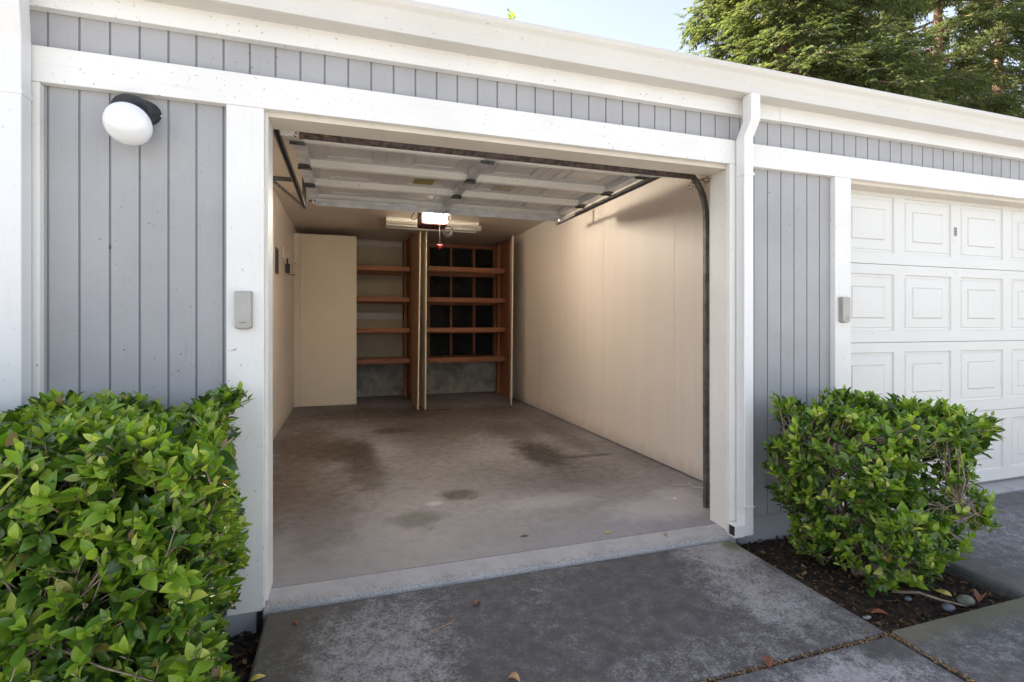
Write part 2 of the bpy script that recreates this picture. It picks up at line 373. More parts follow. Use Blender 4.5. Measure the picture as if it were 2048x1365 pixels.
WL = {}
def wloc(o): return WL.get(o.name, Vector((0, 0, 0)))
def build(name, mb, mats, parent=None, base=None, bevel=0., seg=2, fix=True):
    """link the collected shape as ONE mesh object; coordinates were given in the world"""
    if not isinstance(mats, (list, tuple)): mats = [mats]
    if parent is not None: L = wloc(parent)
    else: L = Vector(base) if base is not None else Vector((0, 0, 0))
    v = np.array(mb.v, dtype=np.float64) - np.array(L)
    me = bpy.data.meshes.new(name)
    me.from_pydata(v.tolist(), [], mb.f)
    for m in mats: me.materials.append(m)
    me.polygons.foreach_set('material_index', mb.mi); me.polygons.foreach_set('use_smooth', mb.sm)
    me.update()
    if fix:
        import bmesh
        bm = bmesh.new(); bm.from_mesh(me); bmesh.ops.recalc_face_normals(bm, faces=bm.faces); bm.to_mesh(me); bm.free()
    o = bpy.data.objects.new(name, me); col.objects.link(o)
    if parent is not None: o.parent = parent
    else: o.location = L
    WL[o.name] = L
    if bevel:
        b = o.modifiers.new('bevel', 'BEVEL'); b.width = bevel; b.segments = seg; b.limit_method = 'ANGLE'; b.angle_limit = R(40)
        b.harden_normals = False
    return o
def tag(o, label, cat, group=None):
    o['label'] = label; o['category'] = cat
    if group: o['group'] = group
    return o
def thing(name, label, cat, loc=(0, 0, 0), group=None):
    o = bpy.data.objects.new(name, None); col.objects.link(o); o.location = loc; o.empty_display_size = .1
    WL[o.name] = Vector(loc); return tag(o, label, cat, group)
def struct(name, mb, mats, bevel=0., kind='structure', base=None):
    o = build(name, mb, mats, base=base, bevel=bevel); o['kind'] = kind; return o
def B(*a): return MB().box(*a)

# ------------------------------------------------------------------ the setting: ground, slabs, bed
g = MB(); g.add([(-300, -300, -.30), (300, -300, -.30), (300, 300, -.30), (-300, 300, -.30)], [(0, 1, 2, 3)])
struct('ground', g, M['ground'])
struct('driveway', MB().prism_x([(-.058, -.034), (-.058, -.28), (-.945, -.28), (-.945, -.050)], -.332, 2.082), M['driveway'], bevel=.012)
struct('walkway', MB().prism_x([(-.962, -.050), (-.962, -.28), (-1.75, -.28), (-1.75, -.066)], -.345, 2.070), M['walk'], bevel=.01)
struct('walkway', MB().prism_x([(-.945, -.045), (-.945, -.28), (-1.75, -.28), (-1.75, -.062)], 2.098, 9.0), M['walk2'], bevel=.012)
struct('walkway', MB().prism_x([(-.985, -.050), (-.985, -.28), (-1.75, -.28), (-1.75, -.066)], -9.0, -.362), M['walk'], bevel=.01)
struct('driveway', MB().prism_x([(-.02, -.03), (-.02, -.28), (-.935, -.28), (-.935, -.048)], 2.985, 5.55), M['drive2'], bevel=.02)

struct('bounce_pavement', MB().prism_x([(-1.765, -.07), (-1.765, -.28), (-14, -.28), (-14, -.16)], -30, 40), M['bounce_pavement'])  # out-of-view pavement, added to bounce sunlight onto the shaded facade

def soil(name, x0, x1, y0, y1, z, amp, seed):
    m = MB(); m.smooth = True; nx, ny = int((x1 - x0) / .03), int((y1 - y0) / .03)
    for j in range(ny + 1):
        for i in range(nx + 1):
            x = x0 + (x1 - x0) * i / nx; y = y0 + (y1 - y0) * j / ny
            m.v.append((x, y, z + amp * mnoise.fractal(Vector((x * 5 + seed, y * 5, 0)), .8, 2, 5)))
    for j in range(ny):
        for i in range(nx):
            a = j * (nx + 1) + i; m.face([a, a + 1, a + nx + 2, a + nx + 1])
    return struct(name, m, M['soil'])
soil('planting_bed', 2.088, 2.98, -.94, .0, -.105, .018, 1)
soil('planting_bed', -4.0, -.338, -.98, .0, -.13, .02, 5)

# floor of the garage with its sloping sill (two materials on one sheet of concrete)
fl = MB()
fl.prism_x([(.095, 0), (.095, -.27), (6.6, -.27), (6.6, 0)], -.80, 2.62)
struct('floor', fl, M['floor'])
sl = MB().prism_x([(.094, -.001), (.094, -.26), (-.055, -.26), (-.055, -.024), (-.045, -.016)], -.345, 2.13)
struct('floor_sill', sl, M['sill'], bevel=.004)
struct('floor_sill', MB().prism_x([(.60, -.001), (.60, -.26), (-.018, -.26), (-.018, -.022), (-.01, -.016)], 3.035, 5.50), M['sill'], bevel=.004)

# ------------------------------------------------------------------ garage building
gb = thing('garage_building', 'long low garage building with grey grooved siding and white trim boards', 'garage', (0, 0, 0))
GY, GD = .0048, .0082
def siding(x0, x1, z0, z1, ph, sp):
    """grooved sheet: real channels cut into the face"""
    m = MB(); xs = []
    k = math.floor((x0 - ph) / sp)
    prof = [(x0, 0., 0)]
    while True:
        g = ph + k * sp; k += 1
        if g - GD / 2 <= x0 + .002: continue
        if g + GD / 2 >= x1 - .002: break
        prof += [(g - GD / 2, 0., 0), (g - GD / 2 + .0015, GY, 1), (g + GD / 2 - .0015, GY, 1), (g + GD / 2, 0., 1)]
    prof.append((x1, 0., 0))
    for i in range(len(prof) - 1):
        a, b = prof[i], prof[i + 1]
        isg = (a[1] + b[1]) > 1e-6
        m.cur = 1 if isg else 0
        m.add([(a[0], a[1], z0), (b[0], b[1], z0), (b[0], b[1], z1), (a[0], a[1], z1)], [(0, 1, 2, 3)])
    m.cur = 0
    m.box(x0, x1, .012, .02, z0, z1)
    return build('siding', m, [M['siding'], M['groove']], gb, fix=False)
LP, LS = -1.111, .1012
RP, RS = 2.407, .1025
siding(-1.50, -.42, .05, 2.20, LP, LS); siding(-8.0, -1.50, .05, 2.44, LP, LS)
siding(-1.50, 2.165, 2.20, 2.44, LP, LS)
siding(2.165, 2.96, .055, 2.20, RP, RS); siding(2.165, 9.5, 2.20, 2.44, RP, RS); siding(5.55, 9.5, .055, 2.20, RP, RS)
# bands of trim
def trim(name, m, mat='trim', bevel=.0025): return build(name, m, M[mat], gb, bevel=bevel)
trim('header_board', B(-8, 2.166, -.038, -.001, 2.126, 2.264))
trim('header_board', B(2.168, 9.5, -.038, -.001, 2.125, 2.259))
trim('corner_board', B(-1.40, -1.121, -.036, -.001, .0, 2.125), 'trim_v')
trim('door_post', B(-.486, -.342, -.038, -.001, -.03, 2.125), 'trim_v')
trim('door_post', B(2.098, 2.199, -.038, -.001, -.01, 2.125), 'trim_v')
trim('door_post', B(2.903, 3.036, -.038, -.001, .0, 2.124), 'trim_v')
trim('door_post', B(5.49, 5.62, -.038, -.001, .0, 2.124), 'trim_v')
trim('fascia_board', B(-8, 2.46, -.042, -.001, 2.412, 2.503))
trim('fascia_board', B(2.462, 9.5, -.042, -.001, 2.416, 2.503))
# gutter, its profile run along the whole front
gp = [(-.040, 2.499), (-.128, 2.496), (-.135, 2.499), (-.137, 2.545), (-.1375, 2.547), (-.150, 2.586), (-.1515, 2.589), (-.166, 2.606), (-.171, 2.618),
      (-.168, 2.632), (-.160, 2.636), (-.152, 2.630), (-.152, 2.622), (-.130, 2.56), (-.122, 2.515), (-.050, 2.515), (-.044, 2.64), (-.040, 2.64)]
gm = MB().prism_x(gp, -8, 9.6)
go = build('gutter', gm, M['gutter'], gb)
for (a, b) in [(-8.0, 9.5)]:
    rf = MB(); rf.add([(a, -.10, 2.635), (b, -.10, 2.635), (b, 7.0, 2.95), (a, 7.0, 2.95), (a, -.10, 2.655), (b, -.10, 2.655), (b, 7.0, 2.97), (a, 7.0, 2.97)],
       [(0, 3, 2, 1), (4, 5, 6, 7), (0, 1, 5, 4), (1, 2, 6, 5), (2, 3, 7, 6), (3, 0, 4, 7)])
    build('roof', rf, M['roof'], gb)
# downspouts: outlet, offset elbow, straight pipe, boot
def downspout(x0, x1):
    m = MB()
    w = x1 - x0; d = .066
    secs = [(-.150, 2.497, .012), (-.150, 2.352, .012), (-.112, 2.262, -.001), (-.112, .06, 0.), (-.112, -.002, 0.)]
    o = len(m.v)
    for y, z, dx in secs:
        m.v += [(x0 + dx, y, z), (x1 + dx, y, z), (x1 + dx, y + d, z), (x0 + dx, y + d, z)]
    for i in range(len(secs) - 1):
        for k in range(4): m.face([o + i * 4 + k, o + i * 4 + (k + 1) % 4, o + i * 4 + 4 + (k + 1) % 4, o + i * 4 + 4 + k])
    m.face([0, 1, 2, 3]); m.face([o + 16 + k for k in (3, 2, 1, 0)])
    ds = build('downspout', m, M['downspout'], gb, bevel=.004)
    st = MB(); st.box(x0 - .004, x1 + .003, -.1145, -.0455, 2.045, 2.062)
    build('strap', st, M['downspout'], ds, bevel=.001); st = MB()
    st.box(x0 - .004, x1 + .003, -.1145, -.0455, .155, .166)
    build('strap', st, M['downspout'], ds, bevel=.001)
    bt = MB(); t_ = .003; xl = x0 - .066
    bt.box(xl, x0 - .0005, -.1125, -.1125 + t_, -.004, .062); bt.box(xl, x0 - .0005, -.052, -.052 + t_, -.004, .062)
    bt.box(xl, x0 - .0005, -.1095, -.052, .059, .062); bt.box(xl, x0 - .0005, -.1095, -.052, -.004, -.001)
    build('boot', bt, M['downspout'], ds)
    build('outlet_shade_plate', B(xl + .012, xl + .014, -.1090, -.0525, -.0005, .0585), M['black'], ds)  # black plate painting the shade inside the open boot
    return ds
downspout(2.134, 2.199); downspout(-1.206, -1.139)
# foundation strip under the siding
for fx0, fx1, fz in ((-8, -.44, .0499), (2.20, 2.975, .0548), (5.56, 9.5, .0548)):
    build('foundation', B(fx0, fx1, .010, .09, -.3, fz), M['foundation'], gb, bevel=.006)
build('post_footing', B(-.50, -.375, -.02, .009, -.3, -.031), M['foundation'], gb)
# jambs round both openings
def jambs(xl, xr, tag_):
    build('side_jamb', B(xl - .06, xl, .000, .150, -.008, 2.16), M['jamb'], gb, bevel=.002)
    build('side_jamb', B(xr, xr + .06, .000, .150, -.008, 2.16), M['jamb'], gb, bevel=.002)
    build('head_jamb', B(xl, xr, .000, .150, 2.106, 2.16), M['soffit'], gb, bevel=.002)
jambs(-.331, 2.112, 1); jambs(3.046, 5.486, 2)
# shell of the building
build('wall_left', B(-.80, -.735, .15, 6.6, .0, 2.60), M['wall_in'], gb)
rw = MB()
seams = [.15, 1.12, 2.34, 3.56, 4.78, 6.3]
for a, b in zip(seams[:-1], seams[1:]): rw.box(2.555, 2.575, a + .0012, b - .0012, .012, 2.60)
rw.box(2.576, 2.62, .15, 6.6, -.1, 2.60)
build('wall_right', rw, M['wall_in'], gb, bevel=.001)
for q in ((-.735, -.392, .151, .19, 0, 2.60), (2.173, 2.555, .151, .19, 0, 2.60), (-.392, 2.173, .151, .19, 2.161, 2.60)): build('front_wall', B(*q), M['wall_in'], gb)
build('ceiling', B(-.80, 2.62, .02, 6.6, 2.601, 2.625), M['ceil_in'], gb)
build('back_wall', B(-.80, 2.62, 6.45, 6.6, -.1, 2.60), M['felt'], gb)
build('stem_wall', B(-.735, 2.555, 6.27, 6.449, .0, .55), M['stem'], gb, bevel=.01)
dw = MB(); dw.box(-.735, .885, 6.30, 6.32, .551, 2.60)
dwo = build('drywall', dw, M['drywall'], gb)
build('plaster_patch', B(-.5, .87, 6.296, 6.2995, 2.50, 2.575), M['fixture'], dwo); build('plaster_patch', B(-.3, .87, 6.297, 6.2995, 1.28, 1.385), M['fixture'], dwo)
for x0, x1 in ((1.31, 1.352), (1.702, 1.745), (2.115, 2.160), (.99, 1.03), (2.50, 2.555)):
    build('stud', B(x0, x1, 6.36, 6.449, .551, 2.535), M['redwood_z'], gb, bevel=.002)
build('top_plate', B(.98, 2.555, 6.36, 6.449, 2.536, 2.60), M['redwood_x'], gb, bevel=.002)
for q in ((-8, -7.9, .03, 6.6, -.3, 2.62), (9.4, 9.5, .03, 6.6, -.3, 2.62), (-7.9, 9.4, 6.62, 6.7, -.3, 2.62), (2.63, 2.7, .16, 6.6, -.3, 2.62), (-.9, -.81, .16, 6.6, -.3, 2.62)):
    build('outer_wall', B(*q), M['siding'], gb)

# ---- closed door of the next garage: four sections of raised panels
def closed_door(x0, x1, y):
    root = MB(); root.box(x0, x1, y + .042, y + .06, -.02, 2.14)
    dr = build('overhead_door', root, M['door_white'], gb)
    dr['label'] = 'closed white sectional door with raised square panels'
    zs = [2.15, 1.613, 1.072, .545, .012]
    for s in range(4):
        zt, zb = zs[s] - .0018, zs[s + 1] + .0018
        m = MB()
        X = [x0]
        px = [(x0 + .097 + i * .582, x0 + .097 + i * .582 + .482) for i in range(4)]
        pz = (zb + .078, zt - .066)
        # stiles and rails as flat faces with the panel holes between them
        def quad(a, b, c, d, yy=y): m.add([(a, yy, c), (b, yy, c), (b, yy, d), (a, yy, d)], [(0, 1, 2, 3)])
        quad(x0, x1, zb, pz[0]); quad(x0, x1, pz[1], zt)
        prev = x0
        for a, b in px: quad(prev, a, *pz); prev = b
        quad(prev, x1, *pz)
        for a, b in px:
            rings = [(0, 0.), (.004, .010), (.020, .012), (.025, .0065), (.085, .0065), (.088, .0105), (.095, .002)]
            loops = []
            for ins, dy in rings:
                loops.append([(a + ins, y + dy, pz[0] + ins), (b - ins, y + dy, pz[0] + ins), (b - ins, y + dy, pz[1] - ins), (a + ins, y + dy, pz[1] - ins)])
            o = len(m.v)
            for l in loops: m.v += l
            for i in range(len(loops) - 1):
                for k in range(4): m.face([o + i * 4 + k, o + i * 4 + (k + 1) % 4, o + i * 4 + 4 + (k + 1) % 4, o + i * 4 + 4 + k])
            m.face([o + 4 * (len(loops) - 1) + k for k in range(4)])
        m.add([(x0, y, zt), (x1, y, zt), (x1, y + .04, zt), (x0, y + .04, zt), (x0, y, zb), (x1, y, zb), (x1, y + .04, zb), (x0, y + .04, zb)],
              [(0, 1, 2, 3), (4, 5, 6, 7), (0, 3, 7, 4), (1, 2, 6, 5)])
        build('door_section', m, M['door_white'], dr, fix=False)
    lk = MB().box(4.241, 4.267, y - .004, y, 1.847, 1.911); lk.cur = 1
    for z in (1.862, 1.88, 1.897): lk.lathe((4.254, y - .0041, z), (0, -1, 0), [(0, .006), (.002, .005)], 10)
    build('lock_plate', lk, [M['keypad_side'], M['hinge']], dr, bevel=.001)
closed_door(3.049, 5.483, .112)

# ---- open door: four sections run back under the ceiling, the lowest still in the curve
od = build('overhead_door', B(-.31, 2.10, .9, 2.40, 2.362, 2.366), M['skin'], gb)
od['label'] = 'raised white sectional door seen from below with steel rails'
def open_section(P0, P1, first=False, last=False):
    """section spanning (y,z) P0..P1, its inner side facing down"""
    d = Vector((P1[0] - P0[0], P1[1] - P0[1])); L = d.length; d.normalize(); nrm = Vector((d.y, -d.x))
    if nrm.y > 0: nrm = -nrm
    def W(x, s, h): return (x, P0[0] + d.x * s + nrm.x * h, P0[1] + d.y * s + nrm.y * h)
    def bar(m, x0, x1, s0, s1, h0, h1):
        m.add([W(x0, s0, h0), W(x1, s0, h0), W(x1, s1, h0), W(x0, s1, h0), W(x0, s0, h1), W(x1, s0, h1), W(x1, s1, h1), W(x0, s1, h1)],
              [(0, 3, 2, 1), (4, 5, 6, 7), (0, 1, 5, 4), (1, 2, 6, 5), (2, 3, 7, 6), (3, 0, 4, 7)])
    XL, XR, XC = -.322, 2.112, .895
    m = MB(); bar(m, XL, XR, .002, L - .002, -.050, -.043)
    # pressed panels seen from behind
    n = 4; pw = .482
    for i in range(n):
        a = XL + .10 + i * .582; b = a + pw
        for ins, h in ((0, .006), (.086, .008)):
            for (u0, u1, s0, s1) in ((a + ins, b - ins, .07 + ins, .074 + ins + .003), (a + ins, b - ins, L - .077 - ins, L - .07 - ins),
                                     (a + ins, a + ins + .006, .077 + ins, L - .077 - ins), (b - ins - .006, b - ins, .077 + ins, L - .077 - ins)):
                bar(m, u0, u1, s0, s1, -.043, -.043 + h)
    sec = build('door_section', m, M['skin'], od, fix=True)
    for s0, s1, lip in ((.003, .048, 1), (L - .048, L - .003, -1)):
        r = MB(); bar(r, XL, XR, s0, s1, -.0425, -.016)
        bar(r, XL, XR, s0 if lip > 0 else s1 - .020, s0 + .020 if lip > 0 else s1, -.0155, -.001)
        bar(r, XL, XR, s1 - .004 if lip > 0 else s0, s1 if lip > 0 else s0 + .004, -.0155, -.008)
        build('rail', r, M['rail'], sec)
    for a, b in ((XL - .001, XL + .075), (XC - .032, XC + .032), (XR - .075, XR + .001)):
        st = MB(); bar(st, a, b, .0, L, -.0425, .002); build('stile', st, M['steel'], sec, bevel=.002)
    if not last or True:
        for xc in (XL + .035, XC, XR - .035):
            h = MB()
            s = L
            bar(h, xc - .040, xc + .040, s - .055, s - .010, .0025, .010); bar(h, xc - .028, xc + .028, s - .075, s - .055, .0025, .007)
            if not last: bar(h, xc - .040, xc + .040, s + .006, s + .045, .004, .010)
            h.tube([W(xc - .045, s - .003, .014), W(xc + .045, s - .003, .014)], .009, 8)
            for q in (-.02, .02): h.lathe(W(xc + q, s - .032, .0095), (0, nrm.x, nrm.y), [(0, .008), (.005, .007)], 6)
            build('hinge', h, M['hinge'], sec, bevel=.001)
    if first:
        s_ = MB()
        n_ = 10; pr = []
        for k in range(n_ + 1):
            a = -math.pi / 2 - math.pi * k / n_
            pr.append((math.cos(a) * .026 - .004, math.sin(a) * .030 - .020))
        o = len(s_.v)
        for x in (XL + .09, XR + .02):
            for q in pr: s_.v.append(W(x, q[0], q[1]))
        k_ = len(pr)
        for i in range(k_ - 1): s_.face([o + i, o + i + 1, o + k_ + i + 1, o + k_ + i])
        s_.face(list(range(o, o + k_))); s_.face(list(range(o + k_, o + 2 * k_))[::-1]); s_.face([o, o + k_ - 1, o + 2 * k_ - 1, o + k_])
        build('bottom_seal', s_, M['rubber'], sec)
        e = MB(); bar(e, XL, XL + .088, -.024, .004, -.044, -.004); build('seal_end', e, M['rail'], sec, bevel=.003)
    if last:
        b_ = MB(); bar(b_, XL + .05, XR - .05, L - .085, L - .004, .003, .006); bar(b_, XL + .05, XR - .05, L - .012, L - .004, .006, .055)
        bar(b_, XL + .05, XR - .05, L - .085, L - .079, .006, .03)
        build('strut', b_, M['steel'], sec, bevel=.001)
        for xc in (XL + .03, XR - .03):
            k2 = MB(); bar(k2, xc - .035, xc + .035, L - .10, L + .01, .007, .012); bar(k2, xc - .004, xc + .004, L - .10, L + .01, .0125, .05)
            build('top_bracket', k2, M['steel'], sec, bevel=.001)
        k3 = MB(); bar(k3, XC - .035, XC + .035, L - .16, L - .09, .0105, .02); bar(k3, XC - .03, XC - .024, L - .12, L + .02, .02, .075); bar(k3, XC + .024, XC + .03, L - .12, L + .02, .02, .075)
        build('arm_bracket', k3, M['steel'], sec, bevel=.001)
    return sec
pts = [(.345, 2.150), (.865, 2.300), (1.395, 2.304), (1.905, 2.308), (2.415, 2.312)]
secs = [open_section(pts[i], pts[i + 1], i == 0, i == 3) for i in range(4)]
lb = MB(); lb.box(.50, .66, 1.60, 1.73, 2.340, 2.342); build('warning_label', lb, M['sticker'], secs[2])
lb = MB(); lb.box(1.16, 1.32, 1.60, 1.73, 2.340, 2.342); build('warning_label', lb, M['sticker2'], secs[2])
# tracks
for x, sgn in ((2.232, 1), (-.395, -1)):
    path = [(.335, .0), (.335, .4), (.335, .9), (.335, 1.4), (.335, 1.86)]
    for k in range(1, 13):
        a = math.pi / 2 * k / 12; path.append((.335 + .44 * (1 - math.cos(a)), 1.882 + .44 * math.sin(a)))
    path += [(1.2, 2.322), (2.0, 2.326), (2.84, 2.33)]
    c = [(-.015, -.016), (.015, -.016), (.015, .018), (.004, .018), (.004, .0155), (.0125, .0155), (.0125, -.0135), (-.0125, -.0135), (-.0125, .009), (-.007, .014), (-.009, .0165), (-.015, .011)]
    c = [(sgn * a, b) for a, b in c]
    tr = build('door_track', MB().sweep_yz(path, c, x), M['track'], gb)
    h = MB(); wx = 2.553 if sgn > 0 else -.733
    if sgn < 0:
        h.box(wx, x, 1.86, 1.864, 2.31, 2.345); build('wall_strap', h, M['track'], tr); h = MB()
        a = Vector((-.56, 1.90, 2.322)); b = Vector((-.40, 2.80, 2.322)); d = (b - a).normalized(); s_ = d.cross(Vector((0, 0, 1)))
        h.obox((a + b) / 2, d, s_, (0, 0, 1), (b - a).length / 2, .016, .0015)
        br_ = build('brace', h, M['track'], tr); h = MB()
        for k in range(11):
            p = a + (b - a) * (k + .5) / 11; h = MB().lathe(p, (0, 0, -1), [(.0016, .006), (.0025, .006)], 8)
            build('perforation', h, M['steel'], tr)
        h = MB().box(x - .018, x + .018, 2.76, 2.80, 2.30, 2.600); build('hanger', h, M['track'], tr)
    else:
        h.box(x - .002, x + .002, 2.70, 2.735, 2.345, 2.600); build('hanger', h, M['track'], tr)

# ------------------------------------------------------------------ things fixed on or in the garage
# wall lamp
wl = thing('wall_lamp', 'round white glass wall lamp with dark holder on grey siding', 'lamp', (-.822, 0, 2.06))
ax = Vector((-.05, -.86, -.50)).normalized()
n = 36; u = Vector((1, 0, 0)); u = (u - ax * u.dot(ax)).normalized(); w = u.cross(ax)
if w.z < 0: w = -w
h = MB(); h.smooth = True
c1, c2 = Vector((-.790, .0, 2.062)), Vector((-.814, -.074, 2.034))
loops = []
for c_, r_, flat in ((c1, .060, True), (c2 - ax * .010, .067, False), (c2, .067, False)):
    o = len(h.v)
    for k in range(n):
        a = 2 * math.pi * k / n; p = c_ + u * math.cos(a) * r_ + w * math.sin(a) * r_
        h.v.append((p.x, -.0006 if flat else p.y, p.z))
for l in (0, 1):
    for k in range(n): h.face([l * n + k, l * n + (k + 1) % n, (l + 1) * n + (k + 1) % n, (l + 1) * n + k])
h.smooth = False
h.face(list(range(n))); h.face([2 * n + k for k in range(n)])
hold = build('holder', h, M['lampblack'], wl)
gl = MB(); prof = []
for k in range(21):
    a = math.pi * k / 20; prof.append((-math.cos(a) * .060, math.sin(a) * .081))
gl.lathe(c2 + ax * .040 + Vector((.006, 0, -.040)), ax, prof, 40)
build('globe', gl, M['opal'], wl)
sc_ = MB().lathe((-.786 + .059, -.02, 2.05), (1, 0, 0), [(0, .005), (.004, .004)], 8)
build('screw', sc_, M['steel'], wl)

def keypad(x, z, label):
    k = thing('keypad', label, 'keypad', (x, -.038, z))
    m = MB(); w, hh = .033, .080
    pl = [(-w, -hh + .006), (-w * .5, -hh), (w * .5, -hh), (w, -hh + .006), (w, hh), (-w, hh)]
    vs = [(x + a, -.0385, z + b) for a, b in pl] + [(x + a, -.058, z + b) for a, b in pl] 
    m.add(vs, [list(range(6)), list(range(6, 12))[::-1]] + [(i, (i + 1) % 6, 6 + (i + 1) % 6, 6 + i) for i in range(6)])
    build('case', m, M['keypad_side'], k, bevel=.003)
    c = MB(); c.add([(x + a * .97, -.0585, z + b * .985) for a, b in pl] + [(x + a * .93, -.070, z + b * .97) for a, b in pl],
          [list(range(6)), list(range(6, 12))[::-1]] + [(i, (i + 1) % 6, 6 + (i + 1) % 6, 6 + i) for i in range(6)])
    cv = build('cover', c, M['keypad'], k, bevel=.004)
    build('grip_line', B(x - .014, x + .014, -.0715, -.0705, z - .053, z - .0508), M['hinge'], cv)
keypad(-.418, 1.258, 'grey keypad box on white post left of the open garage, beside the wall lamp siding')
keypad(2.962, 1.288, 'grey keypad box on white post beside the closed white door, above the right shrub')

# storage cabinets across the back
LC = thing('storage_cabinet', 'built-in cabinet at back left with one door shut and one open', 'cabinet', (-.3, 5.46, 0))
build('stile', B(-.733, -.655, 5.44, 5.462, .006, 2.505), M['cab'], LC, bevel=.002)
d0 = build('door', B(-.650, .123, 5.435, 5.455, .010, 2.500), M['cab'], LC, bevel=.002); d0['label'] = 'flat cream door standing shut'
for z in (.25, 1.25, 2.15): build('hinge', MB().tube([(-.653, 5.432, z - .04), (-.653, 5.432, z + .04)], .005, 8), M['cab'], d0)
build('knob', MB().lathe((.065, 5.4345, 1.245), (0, -1, 0), [(0, .02), (.004, .02), (.005, .014)], 16), M['cab'], d0)
def leaf(mb, hx, hy, ex, ey, th, z0, z1, lean=0.):
    a = Vector((hx, hy, 0)); b = Vector((ex, ey, 0)); d = (b - a).normalized(); n_ = Vector((-d.y, d.x, 0))
    q = [a - n_ * th / 2, b - n_ * th / 2, b + n_ * th / 2, a + n_ * th / 2]
    L = (lean, 0, 0)
    mb.add([(p.x, p.y, z0) for p in q] + [(p.x + (lean if i in (1, 2) else 0), p.y, z1) for i, p in enumerate(q)],
           [(0, 3, 2, 1), (4, 5, 6, 7), (0, 1, 5, 4), (1, 2, 6, 5), (2, 3, 7, 6), (3, 0, 4, 7)])
def two_sided(name, parent, label, face_in, hx, hy, ex, ey, lean, side):
    """door leaf with painted core and one skin on its inner face"""
    m = MB(); leaf(m, hx, hy, ex, ey, .017, .010, 2.500, lean)
    o = build(name, m, M['cab'], parent, bevel=.0015); o['label'] = label
    if face_in:
        m2 = MB(); d = (Vector((ex, ey)) - Vector((hx, hy))).normalized(); n_ = Vector((-d.y, d.x)) * side
        leaf(m2, hx + n_.x * .0103, hy + n_.y * .0103, ex + n_.x * .0103, ey + n_.y * .0103 + .004, .003, .013, 2.497, lean)
        build('inner_skin', m2, M[face_in], o)
    return o
two_sided('door', LC, 'open door showing its brown plywood inner face', 'plywood', .945, 5.452, .925, 4.645, .034, 1 if False else -1)
for z in (2.10, 1.62, 1.135, .652):
    s = MB(); s.box(-.60, .929, 5.72, 6.29, z - .018, z); s.cur = 1; s.box(-.60, .929, 5.68, 5.7195, z - .070, z + .002); s.box(-.60, .929, 6.25, 6.292, z - .09, z - .0185)
    build('shelf', s, [M['plywood'], M['redwood_x']], LC, bevel=.002)
for q in ((.930, .972, 5.475, 5.56, .0, 2.595), (.930, .972, 6.20, 6.29, .0, 2.595), (.886, .9295, 6.10, 6.19, 0, 2.595)): build('post', B(*q), M['redwood_z'], LC, bevel=.002)
build('side_panel', B(.940, .960, 5.561, 6.199, .0, 2.595), M['redwood_z'], LC)
RC = thing('storage_cabinet', 'built-in cabinet at back right with both doors open and black lined shelves', 'cabinet', (1.75, 5.46, 0))
two_sided('door', RC, 'open cream door on the left of the bay', None, .985, 5.452, 1.030, 4.648, .012, 1)
two_sided('door', RC, 'open cream door standing near the right wall', None, 2.520, 5.452, 2.285, 4.655, .026, 1)
build('stile', B(2.528, 2.553, 5.40, 5.462, .006, 2.44), M['cab'], RC, bevel=.002)
build('side_panel', B(2.520, 2.553, 5.475, 6.2, .0, 2.595), M['redwood_z'], RC, bevel=.002); build('post', B(2.475, 2.5195, 6.02, 6.11, .0, 2.595), M['redwood_z'], RC, bevel=.002)
for i, z in enumerate((2.125, 1.628, 1.138, .655)):
    s = MB(); s.box(.973, 2.504, 5.72, 6.355, z - .018, z); s.cur = 1
    if i in (0, 3): s.box(.973, 1.36, 5.68, 5.7195, z - .074, z + .001); s.box(1.362, 2.504, 5.678, 5.7195, z - .076, z + .003)
    else: s.box(.973, 2.504, 5.68, 5.7195, z - .070, z + .002)
    s.box(.973, 2.504, 6.25, 6.292, z - .10, z - .0185)
    build('shelf', s, [M['plywood'], M['redwood_x']], RC, bevel=.002)

# door opener
OP = thing('door_opener', 'maroon garage door opener with glowing lens hung from the ceiling', 'door opener', (.93, 3.35, 2.5))
hs = MB(); hs.box(.778, 1.082, 3.32, 3.60, 2.322, 2.53)
ho = build('housing', hs, M['opener'], OP, bevel=.022, seg=3)
build('lens', B(.815, 1.080, 3.300, 3.335, 2.352, 2.545), M['lens'], OP, bevel=.012, seg=3)
build('lens', B(.80, 1.06, 3.585, 3.615, 2.400, 2.53), M['added_rear_fill'], OP, bevel=.012, seg=3)  # unseen emitter added behind the housing as fill for the back
for xa in (.80, 1.04): build('hanger', B(xa, xa + .03, 3.45, 3.48, 2.531, 2.60), M['track'], OP)
build('rail', B(.885, .915, .20, 3.33, 2.435, 2.465), M['steel'], OP, bevel=.003)
am = MB(); a, b = Vector((.90, 2.92, 2.43)), Vector((.896, 2.42, 2.27)); am.obox((a + b) / 2, b - a, (1, 0, 0), (b - a).cross(Vector((1, 0, 0))), (b - a).length / 2, .012, .002)
a, b = Vector((.96, 3.18, 2.50)), Vector((1.03, 3.12, 2.435)); am.tube([a, b], .011, 8)
build('arm', am, M['track'], OP)
pc = MB().tube([(.948, 3.05, 2.44), (.950, 3.05, 2.2), (.950, 3.05, 2.065)], .0028, 6)
co = build('pull_cord', pc, M['cord'], OP)
pr = MB(); pr.box(.925, .985, 3.038, 3.062, 2.040, 2.062); pr.obox((.955, 3.05, 2.028), (1, 0, .5), (0, 1, 0), (-.5, 0, 1), .02, .01, .010)
build('handle', pr, M['red'], co, bevel=.006)
pw = MB(); pts_ = [(1.085, 3.42, 2.51), (1.125, 3.40, 2.50), (1.135, 3.39, 2.44), (1.10, 3.37, 2.38), (1.085, 3.36, 2.34)]
pw.tube(pts_, .0055, 6)
